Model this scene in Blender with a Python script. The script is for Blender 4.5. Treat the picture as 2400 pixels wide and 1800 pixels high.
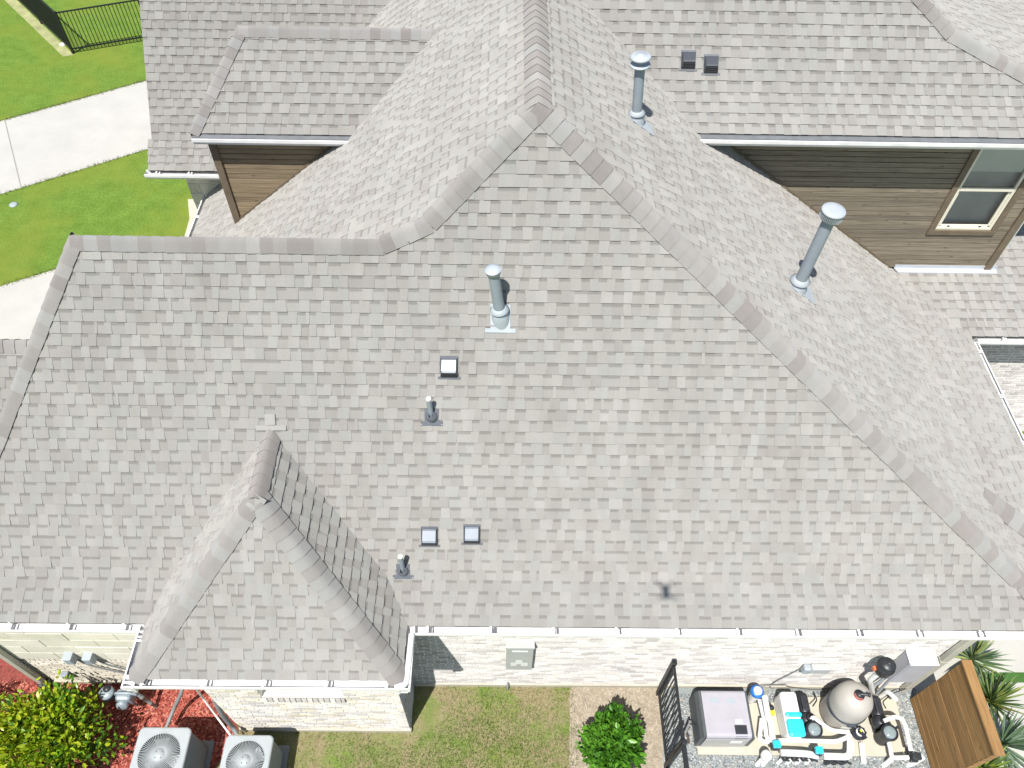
import bpy, bmesh, math, random
import numpy as np
from mathutils import Vector, Matrix
random.seed(7); rng = np.random.default_rng(7)
SC = bpy.context.scene
for o in list(bpy.data.objects): bpy.data.objects.remove(o)
COL = SC.collection
# ------------------------------------------------------------------ camera, sky, sun, exposure
F, PITCH, YAW, ROLL, CH, Z0 = 1836.9125, 0.9090831, -0.0174878, 0.0251210, 9.709465, 3.2
def cam_axes():
    ct, st = math.cos(PITCH), math.sin(PITCH)
    fw, up, rt = Vector((0, ct, -st)), Vector((0, st, ct)), Vector((1, 0, 0))
    Rz = Matrix.Rotation(YAW, 3, 'Z')
    fw, up, rt = Rz @ fw, Rz @ up, Rz @ rt
    cr, sr = math.cos(ROLL), math.sin(ROLL)
    return cr * rt + sr * up, -sr * rt + cr * up, fw
RT, UP, FW = cam_axes()
CAM = Vector((0, 0, CH + Z0))
cd = bpy.data.cameras.new('camera'); cam = bpy.data.objects.new('camera', cd); COL.objects.link(cam)
M = Matrix.Identity(4)
for i in range(3): M[i][0], M[i][1], M[i][2], M[i][3] = RT[i], UP[i], -FW[i], CAM[i]
cam.matrix_world = M
cd.sensor_width = 36; cd.lens = 36 * F / 2400; cd.clip_start = 0.05; cd.clip_end = 2000
SC.camera = cam
SC.render.resolution_x, SC.render.resolution_y = 1024, 768
SUN = Vector((0.197, 0.386, -0.901)).normalized()          # direction the light travels
el = math.asin(-SUN.z); az = math.atan2(-SUN.x, -SUN.y)     # sun position, az from +Y towards +X
W = bpy.data.worlds.new('World'); SC.world = W; W.use_nodes = True
nt = W.node_tree; bg = nt.nodes['Background']
sky = nt.nodes.new('ShaderNodeTexSky'); sky.sky_type = 'NISHITA'; sky.sun_disc = False
sky.sun_elevation = el; sky.sun_rotation = az
nt.links.new(sky.outputs[0], bg.inputs[0]); bg.inputs[1].default_value = 0.085
sl = bpy.data.lights.new('sun', 'SUN'); sl.energy = 4.5; sl.angle = math.radians(0.5); sl.color = (1, 0.965, 0.91)
so = bpy.data.objects.new('sun', sl); COL.objects.link(so)
so.rotation_euler = SUN.to_track_quat('-Z', 'Y').to_euler(); so.location = (-8, -16, 40)
vs = SC.view_settings; vs.view_transform = 'Standard'; vs.look = 'None'; vs.exposure = 0.56; vs.gamma = 1
vs.use_curve_mapping = False

# ------------------------------------------------------------------ pixel -> place helpers (photo is 2400x1800)
def ray(u, v): return (RT * ((u - 1200) / F) + UP * (-(v - 900) / F) + FW)
def onplane(u, v, n, d0):
    d = ray(u, v); n = Vector(n); return CAM + d * ((d0 - n.dot(CAM)) / n.dot(d))
def gp(u, v, z=0.0): return onplane(u, v, (0, 0, 1), z)
def wy(u, v, y): return onplane(u, v, (0, 1, 0), y)
def px(P):
    q = Vector(P) - CAM; d = q.dot(FW); return (1200 + F * q.dot(RT) / d, 900 - F * q.dot(UP) / d)

# ------------------------------------------------------------------ materials
MATS = {}
def ramp(nt, src, stops):
    r = nt.nodes.new('ShaderNodeValToRGB'); e = r.color_ramp.elements
    e[0].position, e[0].color = stops[0][0], (*stops[0][1], 1)
    e[1].position, e[1].color = stops[-1][0], (*stops[-1][1], 1)
    for p, c in stops[1:-1]:
        k = e.new(p); k.color = (*c, 1)
    nt.links.new(src, r.inputs[0]); return r.outputs[0]
def noise(nt, scale, detail=3, rough=0.55, vec=None, dim=None):
    n = nt.nodes.new('ShaderNodeTexNoise'); n.inputs['Scale'].default_value = scale
    n.inputs['Detail'].default_value = detail; n.inputs['Roughness'].default_value = rough
    if vec is not None: nt.links.new(vec, n.inputs['Vector'])
    return n.outputs['Fac']
def mixc(nt, a, b, fac, mode='MIX'):
    m = nt.nodes.new('ShaderNodeMix'); m.data_type = 'RGBA'; m.blend_type = mode
    for s, v in ((m.inputs['Factor'], fac), (m.inputs[6], a), (m.inputs[7], b)):
        if hasattr(v, 'is_linked'): nt.links.new(v, s)
        elif isinstance(v, (int, float)): s.default_value = v
        else: s.default_value = (*v, 1)
    return m.outputs[2]
def math_(nt, op, a, b=0.0):
    m = nt.nodes.new('ShaderNodeMath'); m.operation = op
    for s, v in ((m.inputs[0], a), (m.inputs[1], b)):
        if hasattr(v, 'is_linked'): nt.links.new(v, s)
        else: s.default_value = v
    return m.outputs[0]
def coords(nt, kind='Object', scale=None):
    t = nt.nodes.new('ShaderNodeTexCoord'); out = t.outputs[kind]
    if scale:
        mp = nt.nodes.new('ShaderNodeMapping'); mp.inputs['Scale'].default_value = scale
        nt.links.new(out, mp.inputs['Vector']); out = mp.outputs[0]
    return out
def worldpos(nt, scale=None):
    g = nt.nodes.new('ShaderNodeNewGeometry'); out = g.outputs['Position']
    if scale:
        mp = nt.nodes.new('ShaderNodeMapping'); mp.inputs['Scale'].default_value = scale
        nt.links.new(out, mp.inputs['Vector']); out = mp.outputs[0]
    return out
def newmat(name, col=(0.5, 0.5, 0.5), rough=0.6, metal=0.0, var=0.12, vscale=8.0, bump=0.0, bscale=60.0, spec=0.5, drough=0.0):
    m = bpy.data.materials.new(name); m.use_nodes = True; nt = m.node_tree
    b = nt.nodes['Principled BSDF']; b.inputs['Roughness'].default_value = rough; b.inputs['Metallic'].default_value = metal
    b.inputs['Specular IOR Level'].default_value = spec
    b.inputs['Diffuse Roughness'].default_value = drough
    p = worldpos(nt)
    if var > 0:
        f = noise(nt, vscale, 4, 0.6, p)
        c = ramp(nt, f, [(0.3, tuple(max(0, x * (1 - var)) for x in col)), (0.7, tuple(min(1, x * (1 + var)) for x in col))])
        nt.links.new(c, b.inputs['Base Color'])
    else: b.inputs['Base Color'].default_value = (*col, 1)
    if bump > 0:
        bp = nt.nodes.new('ShaderNodeBump'); bp.inputs['Strength'].default_value = bump; bp.inputs['Distance'].default_value = 0.01
        nt.links.new(noise(nt, bscale, 3, 0.6, p), bp.inputs['Height']); nt.links.new(bp.outputs[0], b.inputs['Normal'])
    MATS[name] = m; return m
def attrmat(name, rough=0.8, grain=0.12, gscale=150, soft=0.0, sscale=3.0, bump=0.3, bscale=200, band=False, spec=0.3, drough=0.0, trans=0.0):
    """colour of each piece comes from the mesh attribute Col, grain from noise"""
    m = bpy.data.materials.new(name); m.use_nodes = True; nt = m.node_tree; b = nt.nodes['Principled BSDF']
    b.inputs['Roughness'].default_value = rough; b.inputs['Specular IOR Level'].default_value = spec
    b.inputs['Diffuse Roughness'].default_value = drough
    a = nt.nodes.new('ShaderNodeAttribute'); a.attribute_name = 'Col'; c = a.outputs['Color']; p = worldpos(nt)
    g = ramp(nt, noise(nt, gscale, 2, 0.7, p), [(0.25, (1 - grain,) * 3), (0.75, (1 + grain,) * 3)])
    c = mixc(nt, c, g, 1.0, 'MULTIPLY')
    if soft > 0:
        g = ramp(nt, noise(nt, sscale, 4, 0.6, p), [(0.3, (1 - soft,) * 3), (0.7, (1 + soft,) * 3)])
        c = mixc(nt, c, g, 1.0, 'MULTIPLY')
    if band:
        st = ramp(nt, noise(nt, 1.0, 4, 0.6, worldpos(nt, (4.0, 0.5, 0.5))), [(0.3, (0.945, 0.94, 0.93)), (0.65, (1.03, 1.03, 1.03))])
        c = mixc(nt, c, st, 1.0, 'MULTIPLY')
        ab = nt.nodes.new('ShaderNodeAttribute'); ab.attribute_name = 'band'
        v = math_(nt, 'ADD', ab.outputs['Fac'], math_(nt, 'MULTIPLY', math_(nt, 'SUBTRACT', noise(nt, 90, 2, 0.6, p), 0.5), 0.22))
        k = ramp(nt, v, [(0.66, (1, 1, 1)), (0.76, (0.745, 0.74, 0.735))])
        c = mixc(nt, c, k, 1.0, 'MULTIPLY')
    nt.links.new(c, b.inputs['Base Color'])
    if bump > 0:
        bp = nt.nodes.new('ShaderNodeBump'); bp.inputs['Strength'].default_value = bump; bp.inputs['Distance'].default_value = 0.004
        nt.links.new(noise(nt, bscale, 2, 0.7, p), bp.inputs['Height']); nt.links.new(bp.outputs[0], b.inputs['Normal'])
    if trans > 0:
        tr = nt.nodes.new('ShaderNodeBsdfTranslucent'); nt.links.new(c, tr.inputs['Color'])
        mx = nt.nodes.new('ShaderNodeMixShader'); mx.inputs[0].default_value = trans
        out = nt.nodes['Material Output']
        nt.links.new(b.outputs[0], mx.inputs[1]); nt.links.new(tr.outputs[0], mx.inputs[2]); nt.links.new(mx.outputs[0], out.inputs[0])
    MATS[name] = m; return m
attrmat('shingle', 0.95, 0.16, 170, 0.05, 1.6, 0.5, 160, band=True, spec=0.15, drough=0.6)
attrmat('brick', 0.9, 0.14, 60, 0.08, 2.0, 0.6, 80, drough=0.6)
attrmat('limestone', 0.9, 0.10, 40, 0.08, 3.0, 0.5, 60)
attrmat('leaf', 0.38, 0.10, 30, 0, 3, 0, 200, spec=0.5, trans=0.28)
attrmat('blade', 0.6, 0.10, 30, 0.1, 1.5, 0, 200, spec=0.25, trans=0.25)
attrmat('chip', 0.9, 0.15, 120, 0, 3, 0.3, 200)
attrmat('pebble', 0.85, 0.15, 90, 0, 3, 0.3, 200)
newmat('underlay', (0.10, 0.10, 0.10), 0.9)
newmat('white_metal', (0.76, 0.76, 0.75), 0.35, 0, 0.10, 4)
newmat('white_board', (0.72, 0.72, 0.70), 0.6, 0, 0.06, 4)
newmat('mortar', (0.80, 0.78, 0.73), 0.95, 0, 0.1, 20, 0.4, 90)
newmat('stone_joint', (0.58, 0.55, 0.46), 0.95, 0, 0.1, 20, 0.4, 90)
newmat('dark_mortar', (0.20, 0.20, 0.20), 0.95, 0, 0.15, 20, 0.4, 90)
newmat('drip_grey', (0.17, 0.18, 0.19), 0.5, 0.1)
newmat('joint_grey', (0.27, 0.26, 0.24), 0.9)
newmat('room_wall', (0.52, 0.53, 0.52), 0.8, 0, 0.15, 1.5)
newmat('hanger', (0.16, 0.16, 0.17), 0.5, 0.3)
newmat('flue_grey', (0.27, 0.31, 0.345), 0.65, 0.0, 0.08, 6)
newmat('flue_light', (0.38, 0.42, 0.45), 0.6, 0.0, 0.06, 6)
newmat('vent_metal', (0.30, 0.325, 0.35), 0.38, 0.55, 0.08, 9)
newmat('vent_mid', (0.22, 0.25, 0.29), 0.45, 0.0, 0.08, 9)
newmat('vent_slate', (0.055, 0.062, 0.075), 0.45, 0.0, 0.1, 9)
newmat('vent_dark', (0.035, 0.035, 0.04), 0.7)
newmat('boot_grey', (0.115, 0.125, 0.145), 0.5, 0, 0.1, 9)
newmat('pvc_white', (0.80, 0.80, 0.78), 0.3, 0, 0.04, 6)
newmat('black_metal', (0.018, 0.019, 0.022), 0.45, 0.2, 0.2, 8)
newmat('black_plastic', (0.025, 0.027, 0.032), 0.42, 0, 0.2, 12)
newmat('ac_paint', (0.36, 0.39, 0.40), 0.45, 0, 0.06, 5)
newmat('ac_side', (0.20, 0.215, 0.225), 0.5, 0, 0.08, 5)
newmat('ac_inner', (0.02, 0.022, 0.024), 0.8)
newmat('fan_metal', (0.50, 0.51, 0.52), 0.3, 0.4, 0.05, 8)
newmat('heater_top', (0.37, 0.355, 0.39), 0.5, 0, 0.05, 5)
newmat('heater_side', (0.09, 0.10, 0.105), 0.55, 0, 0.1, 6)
newmat('heater_front', (0.42, 0.41, 0.39), 0.5, 0, 0.05, 6)
newmat('tank_beige', (0.40, 0.38, 0.345), 0.45, 0, 0.05, 4)
newmat('band_grey', (0.07, 0.08, 0.09), 0.4, 0.3)
newmat('clear_lid', (0.22, 0.27, 0.28), 0.12, 0, 0.15, 30)
newmat('cyan_plastic', (0.03, 0.55, 0.66), 0.35, 0, 0.03, 5)
newmat('blue_plastic', (0.02, 0.14, 0.50), 0.4)
newmat('orange_plastic', (0.65, 0.16, 0.06), 0.5)
newmat('red_plastic', (0.55, 0.13, 0.10), 0.5)
newmat('yellow_plastic', (0.55, 0.55, 0.02), 0.5)
newmat('box_grey', (0.33, 0.37, 0.40), 0.5, 0, 0.06, 7)
newmat('panel_grey', (0.43, 0.44, 0.43), 0.55, 0, 0.06, 5)
newmat('box_lilac', (0.42, 0.42, 0.46), 0.5, 0, 0.05, 5)
newmat('downspout_cream', (0.46, 0.45, 0.38), 0.5, 0, 0.06, 5)
newmat('pipe_grey', (0.20, 0.21, 0.21), 0.55, 0, 0.12, 14)
newmat('meter_grey', (0.26, 0.31, 0.345), 0.4, 0.1, 0.15, 12)
newmat('frame_cream', (0.72, 0.68, 0.56), 0.45, 0, 0.04, 5)
newmat('trim_brown', (0.155, 0.120, 0.080), 0.7, 0, 0.18, 5, 0.3, 40)
newmat('flashing', (0.55, 0.58, 0.62), 0.4, 0.3, 0.06, 6)
newmat('pale_fill', (0.80, 0.80, 0.76), 0.8, 0, 0.06, 2.5)
newmat('interior_dark', (0.03, 0.035, 0.04), 0.8, 0, 0.3, 3)
newmat('bark', (0.10, 0.07, 0.045), 0.9, 0, 0.3, 20, 0.5, 60)
newmat('soil', (0.31, 0.265, 0.205), 0.95, 0, 0.3, 9, 0.6, 50)
newmat('dry_edge', (0.30, 0.31, 0.14), 0.95, 0, 0.25, 3, 0.6, 50)
newmat('mulch_base', (0.20, 0.045, 0.035), 0.95, 0, 0.4, 25, 0.8, 60)
newmat('gravel_base', (0.24, 0.265, 0.265), 0.95, 0, 0.35, 60, 0.8, 120)
newmat('concrete', (0.43, 0.42, 0.385), 0.9, 0, 0.06, 1.2, 0.25, 120)
newmat('pad_concrete', (0.46, 0.43, 0.35), 0.9, 0, 0.08, 3, 0.3, 120)
newmat('turf', (0.045, 0.13, 0.02), 0.9, 0, 0.3, 60, 0.8, 150)
newmat('water', (0.01, 0.05, 0.13), 0.06, 0, 0.2, 1.5, 0.15, 3)
newmat('drone_grey', (0.25, 0.25, 0.26), 0.5)
def woodmat(name, c1, c2, c3, along='X', rough=0.7):
    m = bpy.data.materials.new(name); m.use_nodes = True; nt = m.node_tree; b = nt.nodes['Principled BSDF']
    b.inputs['Roughness'].default_value = rough; b.inputs['Specular IOR Level'].default_value = 0.3
    sc = {'X': (2.2, 45, 45), 'Y': (45, 2.2, 45), 'Z': (45, 45, 2.2)}[along]
    p = worldpos(nt, sc)
    f = noise(nt, 1.0, 5, 0.65, p)
    c = ramp(nt, f, [(0.25, c1), (0.5, c2), (0.78, c3)])
    oi = nt.nodes.new('ShaderNodeObjectInfo')
    k = ramp(nt, oi.outputs['Random'], [(0.0, (0.82, 0.82, 0.83)), (1.0, (1.13, 1.12, 1.10))])
    c = mixc(nt, c, k, 1.0, 'MULTIPLY')
    sk = {'X': (3.0, 9, 9), 'Y': (9, 3.0, 9), 'Z': (9, 9, 3.0)}[along]
    v = nt.nodes.new('ShaderNodeTexVoronoi'); v.inputs['Scale'].default_value = 1.0; nt.links.new(worldpos(nt, sk), v.inputs['Vector'])
    kn = ramp(nt, v.outputs['Distance'], [(0.05, (0.45, 0.42, 0.4)), (0.13, (1, 1, 1))])
    c = mixc(nt, c, kn, 1.0, 'MULTIPLY')
    nt.links.new(c, b.inputs['Base Color'])
    bp = nt.nodes.new('ShaderNodeBump'); bp.inputs['Strength'].default_value = 0.35; bp.inputs['Distance'].default_value = 0.004
    nt.links.new(f, bp.inputs['Height']); nt.links.new(bp.outputs[0], b.inputs['Normal'])
    MATS[name] = m; return m
woodmat('siding', (0.155, 0.118, 0.072), (0.27, 0.212, 0.135), (0.36, 0.29, 0.195), 'X')
woodmat('siding_grey', (0.13, 0.108, 0.080), (0.225, 0.190, 0.142), (0.31, 0.268, 0.205), 'X')
woodmat('cedar', (0.19, 0.100, 0.036), (0.30, 0.170, 0.066), (0.40, 0.25, 0.11), 'Y')
def lawnmat(name, dry):
    m = bpy.data.materials.new(name); m.use_nodes = True; nt = m.node_tree; b = nt.nodes['Principled BSDF']
    b.inputs['Roughness'].default_value = 0.95; b.inputs['Specular IOR Level'].default_value = 0.1
    p = worldpos(nt)
    g = ramp(nt, noise(nt, 22, 5, 0.75, p), [(0.25, (0.066, 0.120, 0.018)), (0.5, (0.126, 0.212, 0.030)), (0.8, (0.225, 0.305, 0.078))])
    big = noise(nt, 0.55, 4, 0.6, p)
    g = mixc(nt, g, ramp(nt, noise(nt, 2.6, 5, 0.7, p), [(0.3, (0.80, 0.84, 0.80)), (0.7, (1.22, 1.18, 1.30))]), 1.0, 'MULTIPLY')
    g = mixc(nt, g, (0.20, 0.235, 0.035), ramp(nt, big, [(0.44, (0, 0, 0)), (0.70, (0.7,) * 3)]))
    if dry:
        d = ramp(nt, noise(nt, 30, 4, 0.7, p), [(0.3, (0.20, 0.155, 0.085)), (0.7, (0.36, 0.30, 0.19))])
        g = mixc(nt, g, d, ramp(nt, noise(nt, 1.5, 5, 0.7, p), [(0.36, (0.10,) * 3), (0.56, (0.92,) * 3)]))
    nt.links.new(g, b.inputs['Base Color'])
    bp = nt.nodes.new('ShaderNodeBump'); bp.inputs['Strength'].default_value = 0.9; bp.inputs['Distance'].default_value = 0.02
    nt.links.new(noise(nt, 60, 4, 0.7, p), bp.inputs['Height']); nt.links.new(bp.outputs[0], b.inputs['Normal'])
    MATS[name] = m
lawnmat('lawn', False); lawnmat('lawn_dry', True)
def glassmat():
    m = bpy.data.materials.new('glass'); m.use_nodes = True; nt = m.node_tree
    b = nt.nodes['Principled BSDF']; out = nt.nodes['Material Output']
    g = nt.nodes.new('ShaderNodeBsdfGlossy'); g.inputs['Roughness'].default_value = 0.02
    t = nt.nodes.new('ShaderNodeBsdfTransparent'); t.inputs['Color'].default_value = (0.92, 0.95, 0.94, 1)
    fr = nt.nodes.new('ShaderNodeFresnel'); fr.inputs['IOR'].default_value = 1.6
    mx = nt.nodes.new('ShaderNodeMixShader')
    nt.links.new(fr.outputs[0], mx.inputs[0]); nt.links.new(t.outputs[0], mx.inputs[1]); nt.links.new(g.outputs[0], mx.inputs[2])
    nt.links.new(mx.outputs[0], out.inputs[0]); nt.nodes.remove(b); MATS['glass'] = m
glassmat()

# ------------------------------------------------------------------ mesh helpers
def base_of(par):
    v = Vector((0, 0, 0))
    while par is not None: v += par.location; par = par.parent
    return v
def tag(o, label=None, cat=None, group=None, kind=None):
    if label: o['label'] = label
    if cat: o['category'] = cat
    if group: o['group'] = group
    if kind: o['kind'] = kind
    return o
def thing(name, loc, label, cat, group=None):
    o = bpy.data.objects.new(name, None); COL.objects.link(o); o.location = loc; o.empty_display_size = 0.2
    return tag(o, label, cat, group)
class MB:
    """collects faces in world coordinates; build() makes ONE mesh object"""
    def __init__(s): s.v, s.f, s.c, s.b, s.sm = [], [], [], [], []
    def add(s, vs, fs, col=None, band=None, smooth=False):
        o = len(s.v); s.v += [tuple(p) for p in vs]
        for i, f in enumerate(fs): s.f.append([o + k for k in f]); s.c.append(col); s.sm.append(smooth)
        s.b += list(band) if band is not None else [0.0] * len(vs)
        return s
    def frame(s, pts, fs, O, X, Y, Z, **k):
        return s.add([O + X * p[0] + Y * p[1] + Z * p[2] for p in pts], fs, **k)
    def box(s, lo, hi, bev=0.0, col=None, R=None, O=None):
        x0, y0, z0 = lo; x1, y1, z1 = hi; b = min(bev, (x1 - x0) / 2.1, (y1 - y0) / 2.1, (z1 - z0) / 2.1)
        if b <= 0:
            pts = [(x0, y0, z0), (x1, y0, z0), (x1, y1, z0), (x0, y1, z0), (x0, y0, z1), (x1, y0, z1), (x1, y1, z1), (x0, y1, z1)]
            fs = [(3, 2, 1, 0), (4, 5, 6, 7), (0, 1, 5, 4), (1, 2, 6, 5), (2, 3, 7, 6), (3, 0, 4, 7)]
        else:
            bm = bmesh.new(); bmesh.ops.create_cube(bm, size=1)
            for v in bm.verts: v.co = Vector(((x0 + x1) / 2 + v.co.x * (x1 - x0), (y0 + y1) / 2 + v.co.y * (y1 - y0), (z0 + z1) / 2 + v.co.z * (z1 - z0)))
            bmesh.ops.bevel(bm, geom=bm.edges[:], offset=b, segments=2, profile=0.5, affect='EDGES')
            bm.verts.index_update(); pts = [tuple(v.co) for v in bm.verts]; fs = [[v.index for v in f.verts] for f in bm.faces]; bm.free()
        if R is not None: pts = [O + R @ Vector(p) for p in pts]
        return s.add(pts, fs, col=col)
    def bar(s, p0, p1, w, t, up=Vector((0, 0, 1)), col=None):
        p0, p1 = Vector(p0), Vector(p1); d = (p1 - p0).normalized(); a = d.cross(up)
        if a.length < 1e-4: a = d.cross(Vector((1, 0, 0)))
        a.normalize(); b = a.cross(d)
        pts = [p + a * (sx * w / 2) + b * (sy * t / 2) for p in (p0, p1) for sx, sy in ((-1, -1), (1, -1), (1, 1), (-1, 1))]
        return s.add(pts, [(3, 2, 1, 0), (4, 5, 6, 7), (0, 1, 5, 4), (1, 2, 6, 5), (2, 3, 7, 6), (3, 0, 4, 7)], col=col)
    def lathe(s, prof, O=Vector((0, 0, 0)), n=24, axis=None, smooth=True, col=None, a0=0.0, a1=2 * math.pi):
        Z = Vector((0, 0, 1)) if axis is None else Vector(axis).normalized()
        X = Z.orthogonal().normalized(); Y = Z.cross(X); full = abs(a1 - a0 - 2 * math.pi) < 1e-6
        m = n if full else n + 1
        pts = []
        for r, z in prof:
            for i in range(m):
                a = a0 + (a1 - a0) * i / n; pts.append(O + X * (r * math.cos(a)) + Y * (r * math.sin(a)) + Z * z)
        fs = []
        for j in range(len(prof) - 1):
            for i in range(n):
                k = (i + 1) % m if full else i + 1
                fs.append((j * m + i, j * m + k, (j + 1) * m + k, (j + 1) * m + i))
        return s.add(pts, fs, smooth=smooth, col=col)
    def tube(s, path, r, n=10, caps=True, smooth=True, col=None):
        path = [Vector(p) for p in path]; rs = r if isinstance(r, (list, tuple)) else [r] * len(path)
        pts, prev = [], None
        for i, p in enumerate(path):
            if i == 0: d = path[1] - p
            elif i == len(path) - 1: d = p - path[i - 1]
            else: d = (path[i + 1] - p).normalized() + (p - path[i - 1]).normalized()
            d.normalize()
            if prev is None: a = d.orthogonal().normalized()
            else:
                a = prev - d * prev.dot(d)
                a = a.normalized() if a.length > 1e-5 else d.orthogonal().normalized()
            prev = a; b = d.cross(a)
            pts += [p + a * (rs[i] * math.cos(2 * math.pi * k / n)) + b * (rs[i] * math.sin(2 * math.pi * k / n)) for k in range(n)]
        fs = [(j * n + i, j * n + (i + 1) % n, (j + 1) * n + (i + 1) % n, (j + 1) * n + i) for j in range(len(path) - 1) for i in range(n)]
        s.add(pts, fs, smooth=smooth, col=col)
        if caps:
            m = len(path) - 1
            s.add(pts[:n], [list(range(n))[::-1]], col=col); s.add(pts[m * n:], [list(range(n))], col=col)
        return s
    def poly(s, pts, col=None, band=None): return s.add(pts, [list(range(len(pts)))], col=col, band=band)
    def build(s, name, mat, par=None, **tags):
        me = bpy.data.meshes.new(name); b = base_of(par)
        vs = np.array(s.v, dtype=float) - np.array(b) if s.v else np.zeros((0, 3))
        me.from_pydata(vs.tolist(), [], s.f)
        if any(c is not None for c in s.c):
            a = me.attributes.new('Col', 'FLOAT_COLOR', 'FACE')
            a.data.foreach_set('color', np.array([(*(c or (0.3, 0.3, 0.3)), 1.0) for c in s.c], dtype=np.float32).ravel())
        if any(s.b):
            a = me.attributes.new('band', 'FLOAT', 'POINT'); a.data.foreach_set('value', np.array(s.b, dtype=np.float32))
        me.polygons.foreach_set('use_smooth', np.array(s.sm, dtype=bool))
        me.materials.append(MATS[mat]); me.update()
        o = bpy.data.objects.new(name, me); COL.objects.link(o)
        if par is not None: o.parent = par
        return tag(o, **tags)
def round_path(pts, r=0.06, n=5):
    pts = [Vector(p) for p in pts]; out = [pts[0]]
    for i in range(1, len(pts) - 1):
        a, b, c = pts[i - 1], pts[i], pts[i + 1]; q = min(r, (a - b).length * 0.45, (c - b).length * 0.45)
        p0, p2 = b + (a - b).normalized() * q, b + (c - b).normalized() * q
        for k in range(n + 1):
            t = k / n; out.append(p0 * (1 - t) ** 2 + b * (2 * t * (1 - t)) + p2 * t * t)
    return out + [pts[-1]]
def jit(c, k=0.1): 
    f = 1 + random.uniform(-k, k); return tuple(min(1, max(0, x * f)) for x in c)

# ==================================================================== SETTING: ground
def sheet(name, pts, mat, z, kind='structure', **t):
    m = MB(); m.poly([Vector((p[0], p[1], z)) for p in pts]); return m.build(name, mat, kind=kind, **t)
def pxpoly(pp): return [gp(u, v, 0) for u, v in pp]
def slab(name, pts, mat, z0, z1):
    n = len(pts); m = MB()
    m.poly([Vector((p[0], p[1], z1)) for p in pts])
    m.add([Vector((p[0], p[1], z)) for z in (z0, z1) for p in pts], [(i, (i + 1) % n, n + (i + 1) % n, n + i) for i in range(n)])
    return m.build(name, mat, kind='structure')
g_ = MB(); g_.box((-220, -180, -0.4), (220, 260, 0)); ground = g_.build('lawn', 'lawn', kind='structure')
slab('driveway', [gp(-500, 420), gp(0, 285), gp(345, 189), gp(520, 142), gp(540, 292), gp(362, 345), gp(0, 456), gp(-500, 610)], 'concrete', -0.05, 0.012)
slab('walkway', [gp(-500, 820), gp(0, 672), gp(133, 631), gp(330, 570), gp(420, 700), gp(300, 900), gp(-500, 1000)], 'concrete', -0.05, 0.012)
j_ = MB(); a_, b_ = gp(12, 283), gp(50, 440); j_.bar(a_ + Vector((0, 0, .0126)), b_ + Vector((0, 0, .0126)), 0.03, 0.004)
j_.build('driveway_joint', 'joint_grey', kind='structure')
side_pts = [gp(440, 1560), gp(440, 2300), gp(1345, 2300), gp(1345, 1560)]
sheet('side_lawn', side_pts, 'lawn_dry', 0.004)
sheet('dirt_bed', [gp(1335, 1560), gp(1335, 2300), gp(1540, 2300), gp(1580, 1560)], 'soil', 0.008)
sheet('mulch_bed', [gp(-700, 1500), gp(-700, 2300), gp(400, 2300), gp(505, 1800), gp(560, 1712), gp(500, 1560)], 'mulch_base', 0.012)
sheet('gravel_bed', [gp(1552, 1560), gp(1556, 2300), gp(2180, 2300), gp(2180, 1560)], 'gravel_base', 0.012)
slab('equipment_pad', [gp(1634, 1770), gp(1624, 1650), gp(1880, 1648), gp(1880, 1636), gp(2094, 1634), gp(2108, 1690), gp(2120, 1775)], 'pad_concrete', -0.1, 0.05)
slab('patio', [(6.68, 8.9), (6.68, -3), (16, -3), (16, 8.9)], 'concrete', -0.05, 0.02)
sheet('planting_strip', [(6.69, 3.75), (6.69, 1.6), (7.02, 1.6), (7.02, 3.75)], 'soil', 0.024)
sheet('turf_strip', [gp(2300, 1577), gp(2300, 1601), gp(2700, 1601), gp(2700, 1577)], 'turf', 0.026)
slab('garden_edging', [gp(434, 566), gp(447, 520), gp(443, 474), gp(500, 474), gp(480, 566)], 'pad_concrete', -0.05, 0.10)
pw = MB(); pw.poly([Vector(q) for q in ((12.2, 10.5, 0.03), (19, 10.5, 0.03), (22, 34, 0.03), (12.2, 34, 0.03))]); pw.build('pool_water', 'water', kind='structure')
# ==================================================================== HOUSE
house = thing('house', (0, 7, 0), 'large house with grey shingle hip roof, white brick walls and white gutters', 'house')
class PL:                                             # roof plane z = a x + b y + c
    def __init__(s, a, b, P): s.a, s.b = a, b; s.c = P[2] - a * P[0] - b * P[1]
    def z(s, x, y): return s.a * x + s.b * y + s.c
    def g(s, P): return P[2] - s.z(P[0], P[1])        # >0 above the plane
    def n(s): return Vector((-s.a, -s.b, 1)).normalized()
    def at(s, u, v): return onplane(u, v, (-s.a, -s.b, 1), s.c)
def meet(p, q, r):
    A = np.array([[-k.a, -k.b, 1] for k in (p, q, r)]); return Vector(np.linalg.solve(A, np.array([k.c for k in (p, q, r)])))
def line_at(p, q, axis, val):                         # point on the p/q intersection with one coordinate fixed
    A = np.array([[-p.a, -p.b, 1], [-q.a, -q.b, 1], [1.0 if axis == i else 0.0 for i in range(3)]])
    return Vector(np.linalg.solve(A, np.array([p.c, q.c, val])))
tan = math.tan
EX = 0.143
aS, fS = 0.932576, 0.533776
yS = 3.673194; kS = (yS + 4 * EX * math.cos(fS), 4 * EX * math.sin(fS) + Z0)
S = PL(0, tan(aS), (0, kS[0], kS[1])); SF = PL(0, tan(fS), (0, yS, Z0))
A = S.at(1262, 246); zA = A.z; hE, hW = S.at(2216, 1184), S.at(992, 526)
TE = (A.z - hE.z) / (hE.x - A.x); AE = math.atan(TE); TW = (A.z - hW.z) / (A.x - hW.x)
Ea = PL(-TE, 0, A); Wa = PL(TW, 0, A)
RIDGE_W = 3.70 + Z0; yWR = kS[0] + (RIDGE_W - kS[1]) / tan(aS)
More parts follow.
